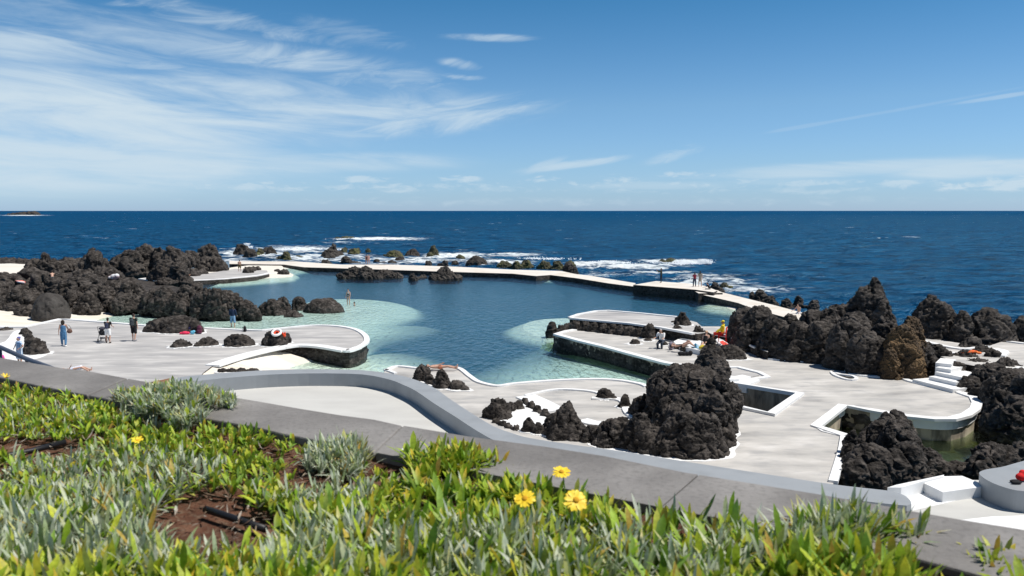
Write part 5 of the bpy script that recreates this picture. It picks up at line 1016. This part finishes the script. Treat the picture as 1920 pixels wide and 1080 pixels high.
person('grey haired man in white shirt and dark trousers sitting on the jetty', G(1241, 641, .38), R_(150), 1.72, lean=20, legs=((78, 85), (70, 78)), arms=((40, 12, 45), (40, 12, 45)), lie='sit', hairm=HAIR2, wear=(('shirt', WHT, .5), ('trousers', cloth((.03, .04, .06))), ('shoes', BLK)), head=15)
person('sunbather in a black swimsuit lying with raised knees on the white ledge', G(1306, 653, .28), R_(-105), 1.64, lean=-8, legs=((45, 85), (30, 60)), arms=((150, 40, 90), (15, 12, 20)), lie='back', wear=(('swimsuit', BLK), ('shoes', cloth((.05, .25, .40)))), fem=True)
person('second sunbather in dark clothes reclining against the pointed rock', G(1322, 645, .40), R_(150), 1.64, lean=-25, legs=((80, 60), (70, 60)), arms=((30, 12, 20), (10, 12, 20)), lie='sit', wear=(('swimsuit', BLK),), fem=True, hair='cap', hairm=cloth((.55, .38, .24)))
LG = person('lifeguard in a yellow hooded jacket and red shorts sitting on a red chair', G(1354, 628, .92), R_(70), 1.74, lean=-4, legs=((92, 70), (84, 60)), arms=((30, 12, 30), (30, 12, 30)), lie='sit', hair='cap', hairm=cloth((.80, .62, .03)), skinm=SKIN2, wear=(('hoodie', cloth((.80, .60, .03))), ('shorts', cloth((.55, .03, .02)), .5)))
person('sunbather lying on his back beside the two humped rock on the centre deck', G(858, 694, .05), R_(-98), 1.72, legs=((6, 12), (12, 24)), arms=((8, 25, 12), (8, 25, 12)), lie='back', wear=(('briefs', cloth((.50, .20, .12))),), hair='short')
person('shirtless man in dark swim shorts standing on the far terrace', G(449.5, 509.5, -.45), R_(10), 1.74, wear=(('shorts', cloth((.10, .08, .03)), .4),), vox=.035, skinm=SKIN)
person('bare backed bather climbing the dark ridge at the far left', hit(98, 520, -.1), R_(30), 1.6, lean=35, legs=((70, 60), (30, 30)), arms=((60, 20, 30), (30, 20, 30)), lie='sit', wear=(('shorts', cloth((.1, .1, .1))),), vox=.035)
person('bather in orange lying on a white towel on the far terrace, left of two', G(331, 517, -.42), R_(80), 1.6, lie='back', legs=((20, 45), (10, 30)), wear=(('swimsuit', cloth((.6, .25, .10))),), vox=.04, group='sunbathers on the far terrace')
person('bather with raised knees on the far terrace, right of two', G(341, 517.5, -.42), R_(75), 1.6, lie='back', legs=((40, 80), (35, 70)), wear=(('briefs', cloth((.3, .1, .1))),), vox=.04, group='sunbathers on the far terrace')
# ---------------------------------------------------------------- objects
def blob(name, label, cat, P, balls_, m, vox=.02, rz=0, group=None, parts=()):
    o = skin(name, [[(Vector(p), r)] for p, r in balls_], vox, m, None, 2); o.location = P; o.rotation_euler = (0, 0, rz); tag(o, label, cat, group)
    for nm, bl, mm in parts: skin(nm, [[(Vector(p), r)] for p, r in bl], vox*.8, mm, o, 1)
    return o
def backpack(label, P, m, rz=0, s=1.0, mm=None):
    o = blob('backpack', label, 'backpack', P, [((0, 0, z*s), (.15*s, .10*s, .07*s)) for z in (.07, .16, .25, .34)]+[((0, 0, .40*s), (.12*s, .08*s, .06*s))], m, .018, rz,
             parts=(('pocket', [((0, -.10*s, .10*s), (.11*s, .05*s, .07*s)), ((0, -.10*s, .18*s), (.11*s, .045*s, .06*s))], mm or m),))
    for sx in (-1, 1): tube('strap', [(sx*.08*s, .08*s, .40*s), (sx*.09*s, .14*s, .33*s), (sx*.09*s, .13*s, .2*s), (sx*.09*s, .09*s, .08*s)], .014*s, mm or m, o)
    tube('handle', [(-.03*s, 0, .44*s), (-.02*s, 0, .49*s), (.02*s, 0, .49*s), (.03*s, 0, .44*s)], .008*s, mm or m, o); return o
def worn(b, p, m, label, s=1.0):
    M = Matrix.Translation(b.location) @ b.rotation_euler.to_matrix().to_4x4(); c = M @ Vector(p); o = backpack(label, c, m, b.rotation_euler.z, s); return o
EP = [o for o in SC.objects if o.get('category') == 'person']
worn(EP[2], (0, -.235, 1.02), cloth((.05, .06, .065)), 'grey backpack worn by the broad man in black shorts'); worn(EP[1], (0, -.22, .94), cloth((.04, .045, .08)), 'dark blue backpack worn by the person pushing the stroller', .85)
M0 = Matrix.Translation(pw.location) @ pw.rotation_euler.to_matrix().to_4x4()
hb = blob('handbag', 'round brown leather handbag on the shoulder of the woman in denim', 'handbag', M0 @ Vector((.36, -.02, .80)), [((0, 0, .12), (.17, .10, .13)), ((0, 0, .20), (.14, .08, .12))], cloth((.13, .07, .05), (.22, .13, .10), 9), .02, R_(20))
tube('handle', [(-.10, 0, .26), (-.12, 0, .42), (-.14, 0, .55), (-.04, 0, .52), (.06, 0, .40), (.10, 0, .26)], .012, BLK, hb)
# stroller
def stroller(P, rz):
    s = empty('stroller', P, rz); tag(s, 'dark three sided stroller with small black wheels being pushed on the left deck', 'stroller'); fm = mat('dark_metal', (.04, .04, .045), 10, rough=.4, metal=.6)
    skin('seat', [[(Vector((0, 0, .45)), (.19, .22, .05))], [(Vector((0, -.16, .62)), (.19, .06, .20))], [(Vector((0, .1, .52)), (.18, .10, .08))]], .02, cloth((.03, .03, .035)), s); skin('hood', [[(Vector((0, -.08, .86)), (.21, .20, .10))], [(Vector((0, .02, .82)), (.21, .14, .08))]], .02, cloth((.05, .05, .07)), s)
    for sx in (-1, 1):
        tube('frame_bar', [(sx*.22, .35, .12), (sx*.21, .0, .5), (sx*.20, -.35, .98)], .014, fm, s); tube('frame_bar', [(sx*.22, -.30, .12), (sx*.21, .0, .5)], .014, fm, s)
        for y in (-.30, .35): tube('wheel', [(sx*.24+.03*np.cos(0), y+.10*math.cos(a), .11+.10*math.sin(a)) for a in np.linspace(0, 2*math.pi, 17)[:-1]], .02, BLK, s, closed=True)
    tube('push_bar', [(-.20, -.35, .98), (-.18, -.40, 1.02), (.18, -.40, 1.02), (.20, -.35, .98)], .016, fm, s); skin('basket', [[(Vector((0, 0, .22)), (.18, .22, .07))]], .02, cloth((.12, .12, .13)), s)
stroller(G(193, 640, 0), R_(12))
# lifebuoy with rope, lifeguard chair, rescue board
RED, ORG = mat('red_paint', (.62, .03, .02), 5, rough=.45), mat('orange_red_plastic', (.72, .07, .02), 5, rough=.4); FOAMW = mat('white_foam_plastic', (.80, .79, .77), 5, rough=.45)
c = hit(519, 626, .10); c.y -= .05; lb = tag(empty('lifebuoy', c), 'white lifebuoy with a red centre lying on the peninsula boulder', 'lifebuoy'); lb.rotation_euler = (R_(32), 0, 0)
tube('ring', [(.27*math.cos(a), .27*math.sin(a), 0) for a in np.linspace(0, 2*math.pi, 33)[:-1]], .075, FOAMW, lb, 12, True)
tube('holder', [(.14*math.cos(a), .14*math.sin(a), -.06) for a in np.linspace(0, 2*math.pi, 20)[:-1]], .05, ORG, lb, 8, True)
blob('rope_bag', 'small red throw bag hanging beside the lifebuoy on the boulder', 'rope bag', hit(533, 632), [((0, 0, .1), (.11, .10, .12)), ((.05, 0, .25), (.06, .06, .08)), ((-.1, 0, .22), (.06, .05, .10))], ORG)
def chair(P, rz):
    s = empty('lifeguard_chair', P, rz); tag(s, 'red chair with slim metal legs under the lifeguard', 'chair'); k = .45
    o = prism('seat', [Vector(p) for p in ((-.23, -.22), (.23, -.22), (.25, .24), (-.25, .24))], k-.03, k, RED, s) if False else mesh('seat', *box((0, 0, k-.015), (.50, .46, .03)), RED, s)
    mesh('backrest', *box((0, -.24, k+.32), (.46, .03, .36)), RED, s)
    for sx in (-1, 1):
        tube('leg', [(sx*.23, .21, 0), (sx*.22, .20, k-.02)], .014, RED, s); tube('leg', [(sx*.23, -.26, 0), (sx*.22, -.22, k-.02), (sx*.22, -.27, k+.5)], .014, RED, s); tube('armrest', [(sx*.26, -.24, k+.22), (sx*.26, .2, k+.22), (sx*.24, .2, k)], .016, RED, s)
def box(c, d):
    x, y, z = [v/2 for v in d]; V = [(c[0]+sx*x, c[1]+sy*y, c[2]+sz*z) for sx in (-1, 1) for sy in (-1, 1) for sz in (-1, 1)]
    return V, [(0, 1, 3, 2), (4, 6, 7, 5), (0, 4, 5, 1), (2, 3, 7, 6), (0, 2, 6, 4), (1, 5, 7, 3)]
chair(LG.location-Vector((0, 0, .47)), R_(70))
# white ledge with towel, rescue board, wall behind chair
wl = tag(empty('sunbathing_ledge', G(1285, 655, 0)), 'raised white painted ledge on the jetty carrying two sunbathers', 'ledge'); part_prism('slab', proj([(1263, 640), (1275, 634), (1300, 636), (1322, 640), (1330, 648), (1312, 657), (1290, 652), (1268, 646)], .28), -.1, .28, MT['white'], wl)
tag(prism('beach_towel', proj([(1294, 649), (1313, 654.5), (1322, 650), (1303, 645)], .30), .285, .31, cloth((.06, .28, .45), (.7, .75, .8), 5)), 'blue and white beach towel under the sunbather on the white ledge', 'towel')
blob('beach_bag', 'small yellow beach bag beside the sunbather on the white ledge', 'bag', G(1316, 655, .30), [((0, 0, .12), (.20, .12, .12)), ((.05, 0, .2), (.13, .09, .08))], cloth((.70, .55, .06)))
rbd = tag(empty('rescue_board', G(1352, 645, .3)), 'white rescue board with an orange red panel propped behind the low dark rock', 'rescue board')
Pb = proj([(1342, 637), (1345, 634), (1352, 635), (1364, 643), (1372, 648), (1368, 652), (1358, 650), (1347, 643)], .35); part_prism('board', Pb, .27, .35, FOAMW, rbd); part_prism('panel', proj([(1349, 640.5), (1355, 638.5), (1368, 646.5), (1366, 650.5), (1357, 648.5)], .362), .345, .362, ORG, rbd)
backpack('grey backpack standing beside the white sunbathing ledge', G(1258, 656, 0), cloth((.22, .20, .24)), R_(30), 1.1)
blob('bag', 'black bag on the deck below the white sunbathing ledge', 'bag', G(1285, 667, 0), [((x, 0, .13), (.16, .12, .13)) for x in (-.3, -.1, .1)]+[((.3, 0, .16), (.14, .12, .16))], BLK)
backpack('black backpack lying near the long rounded rock on the left deck', G(459, 622, 0), BLK, R_(70), .9)
BG = 'beach things beside the long rounded rock'
blob('beach_bag', 'bright pink red bundle at the foot of the long rounded rock', 'bag', G(347, 627, 0), [((0, 0, .1), (.26, .16, .13)), ((-.25, 0, .08), (.14, .12, .09)), ((.2, 0, .1), (.14, .12, .1))], cloth((.72, .04, .10)), group=BG)
blob('beach_bag', 'dark blue bag standing between the pink bundle and the blue bag', 'bag', G(357, 625, 0), [((0, 0, .2), (.17, .12, .2)), ((0, 0, .35), (.13, .10, .12))], cloth((.03, .03, .10)), group=BG)
blob('beach_bag', 'light blue bag between two dark bags by the long rounded rock', 'bag', G(361, 627, 0), [((0, 0, .13), (.16, .12, .14)), ((.1, 0, .2), (.10, .10, .10))], cloth((.15, .48, .66)), group=BG)
backpack('maroon backpack leaning on the right end of the long rounded rock', G(374, 626, 0), cloth((.12, .03, .06)), R_(-20), 1.3)
blob('bag', 'red bag lying on top of the round grey bench at the right edge', 'bag', G(1915, 902, 2.2), [((0, 0, .10), (.14, .11, .10)), ((.1, 0, .14), (.12, .10, .12)), ((.22, 0, .10), (.12, .10, .10)), ((.05, .05, .2), (.08, .07, .06))], cloth((.60, .02, .02)), .016)
sh_ = blob('shoes', 'pair of dark shoes beside the red bag on the round grey bench', 'shoes', G(1906, 908, 2.2), [((0, 0, .04), (.13, .05, .045)), ((.02, .1, .04), (.13, .05, .045)), ((.02, .05, .03), (.09, .05, .02))], BLK, .012)
blob('towel', 'crumpled orange and red towel on the crumbly dark lava knob', 'towel', hit(1823, 661, -.04), [((x, .1*math.sin(x*9), .06+.05*math.cos(x*7)), (.16, .12, .07)) for x in np.arange(-.4, .5, .15)], cloth((.65, .08, .02), (.75, .20, .05), 6))
bz = hit(35, 528).z+.12
tag(prism('board', proj([(22, 523), (33, 521.5), (48, 528), (46, 530), (34, 528)], bz), bz-.1, bz, cloth((.62, .06, .02), (.75, .72, .70), 1.2)), 'red and white board lying on the dark ridge at the far left', 'board')
blob('towel', 'white and pink towels heaped among the lava blocks of the left massif', 'towel', hit(214, 521, -.1), [((0, 0, .2), (.5, .3, .35)), ((.3, 0, .3), (.3, .3, .3)), ((-.4, 0, .15), (.3, .3, .2))], cloth((.72, .72, .72), (.5, .35, .36), 3), .04)
tag(prism('beach_towel', proj([(322, 516), (348, 516), (352, 519), (324, 519)], -.42), -.46, -.42, cloth((.7, .68, .66))), 'white towel under the two sunbathers on the far terrace', 'towel')
tag(prism('beach_towel', proj([(-10, 678), (20, 676), (30, 690), (-10, 692)], .02), .005, .03, cloth((.02, .35, .25))), 'green towel on the ground behind the handrail at the far left', 'towel')
# white sun shade cloth patch beside striped woman: painted rock apron
prism('rock_apron', proj(spline([(10, 640), (25, 622), (45, 620), (58, 632), (62, 655), (50, 668), (88, 664), (70, 672), (30, 678), (-20, 676), (-20, 650)], 3, True), .01), -.1, .012, MT['white'])['kind'] = 'structure'
# handrail on its own landing below the coping
hr = tag(empty('handrail', G(0, 650, 6.3)), 'dark grey tubular handrail descending behind the coping at the far left', 'handrail'); HM = mat('painted_rail', (.10, .12, .16), 10, rough=.4, metal=.3)
Y0 = 9.6; Ps = [ray(x, y)*(Y/ray(x, y).y)+Vector((0, 0, CZ)) for x, y, Y in ((-160, 608, 9.6), (-60, 634, 9.2), (0, 651, 8.9), (50, 673, 8.7), (80, 684, 8.5), (104, 693, 8.4), (125, 704, 8.3))]
def loc_(P): return [tuple(Vector(p)-hr.location) for p in P]
tube('rail', loc_(Ps), .024, HM, hr, 12); tube('rail', loc_([p-Vector((0, 0, .30)) for p in Ps]), .017, HM, hr, 10)
for i in (0, 2, 3, 5): p = Ps[i]; tube('post', loc_([p, p-Vector((0, 0, 1.1))]), .018, HM, hr)
prism('landing', [Vector((-12, 8, 0)), Vector((-4.0, 7.9, 0)), Vector((-4.0, 10.2, 0)), Vector((-12, 10.2, 0))], 3.2, 5.0, MT['prom'])['kind'] = 'structure'
# ---------------------------------------------------------------- spray where waves break on rocks
def spray(px, py, w, h, n, label):
    b = G(px, py, WZ); s = b.length/F; V = []; Fc = []; rr = rng.random((n, 6))
    nj = max(3, int(w/7)); jx = rng.uniform(-1, 1, nj); jh = rng.uniform(.25, 1, nj)*(1-.5*jx**2)
    for i in range(n):
        j_ = int(rr[i, 0]*nj) % nj; t = rr[i, 1]**1.5; x = (jx[j_]+rng.normal(0, .10+.10*t))*w*s*.5; z = t*h*s*jh[j_]; y = rng.normal(0, .12)*w*s*.5; q = (.03+.085*rr[i, 4]*(1-.75*t))*(s/.06); c = np.array([x, y, z]); k = len(V)
        for d in ((1, 0, -.5), (-.6, .8, -.4), (-.5, -.8, -.3), (0, 0, 1)): V.append(tuple(c+np.array(d)*q*(.7+.6*rr[i, 5])))
        Fc += [(k, k+1, k+2), (k, k+3, k+1), (k+1, k+3, k+2), (k, k+2, k+3)]
    o = mesh('sea_spray', V, Fc, MT['spray']); o.location = b; o['kind'] = 'stuff'; tag(o, label, 'sea spray')
MT['spray'] = mat('sea_spray', (.85, .88, .90), 3, rough=.9)
spray(1300, 494, 60, 14, 1500, 'white plume of a wave breaking behind the brown surf rock'); spray(463, 466, 16, 14, 500, 'white burst of spray behind the leftmost sea rock'); spray(1255, 495, 110, 5, 700, 'low white foam crest in front of the plume')
spray(1130, 493, 90, 5, 700, 'low white surf crest behind the bend of the far wall'); spray(690, 449, 100, 3.5, 500, 'thin surf line right of the green topped islet'); spray(1020, 486, 110, 5, 400, 'surf behind the algae covered reef'); spray(575, 469, 110, 5, 600, 'surf line left of the twin stack'); spray(1300, 526, 70, 6, 400, 'surf behind the pair on the platform')
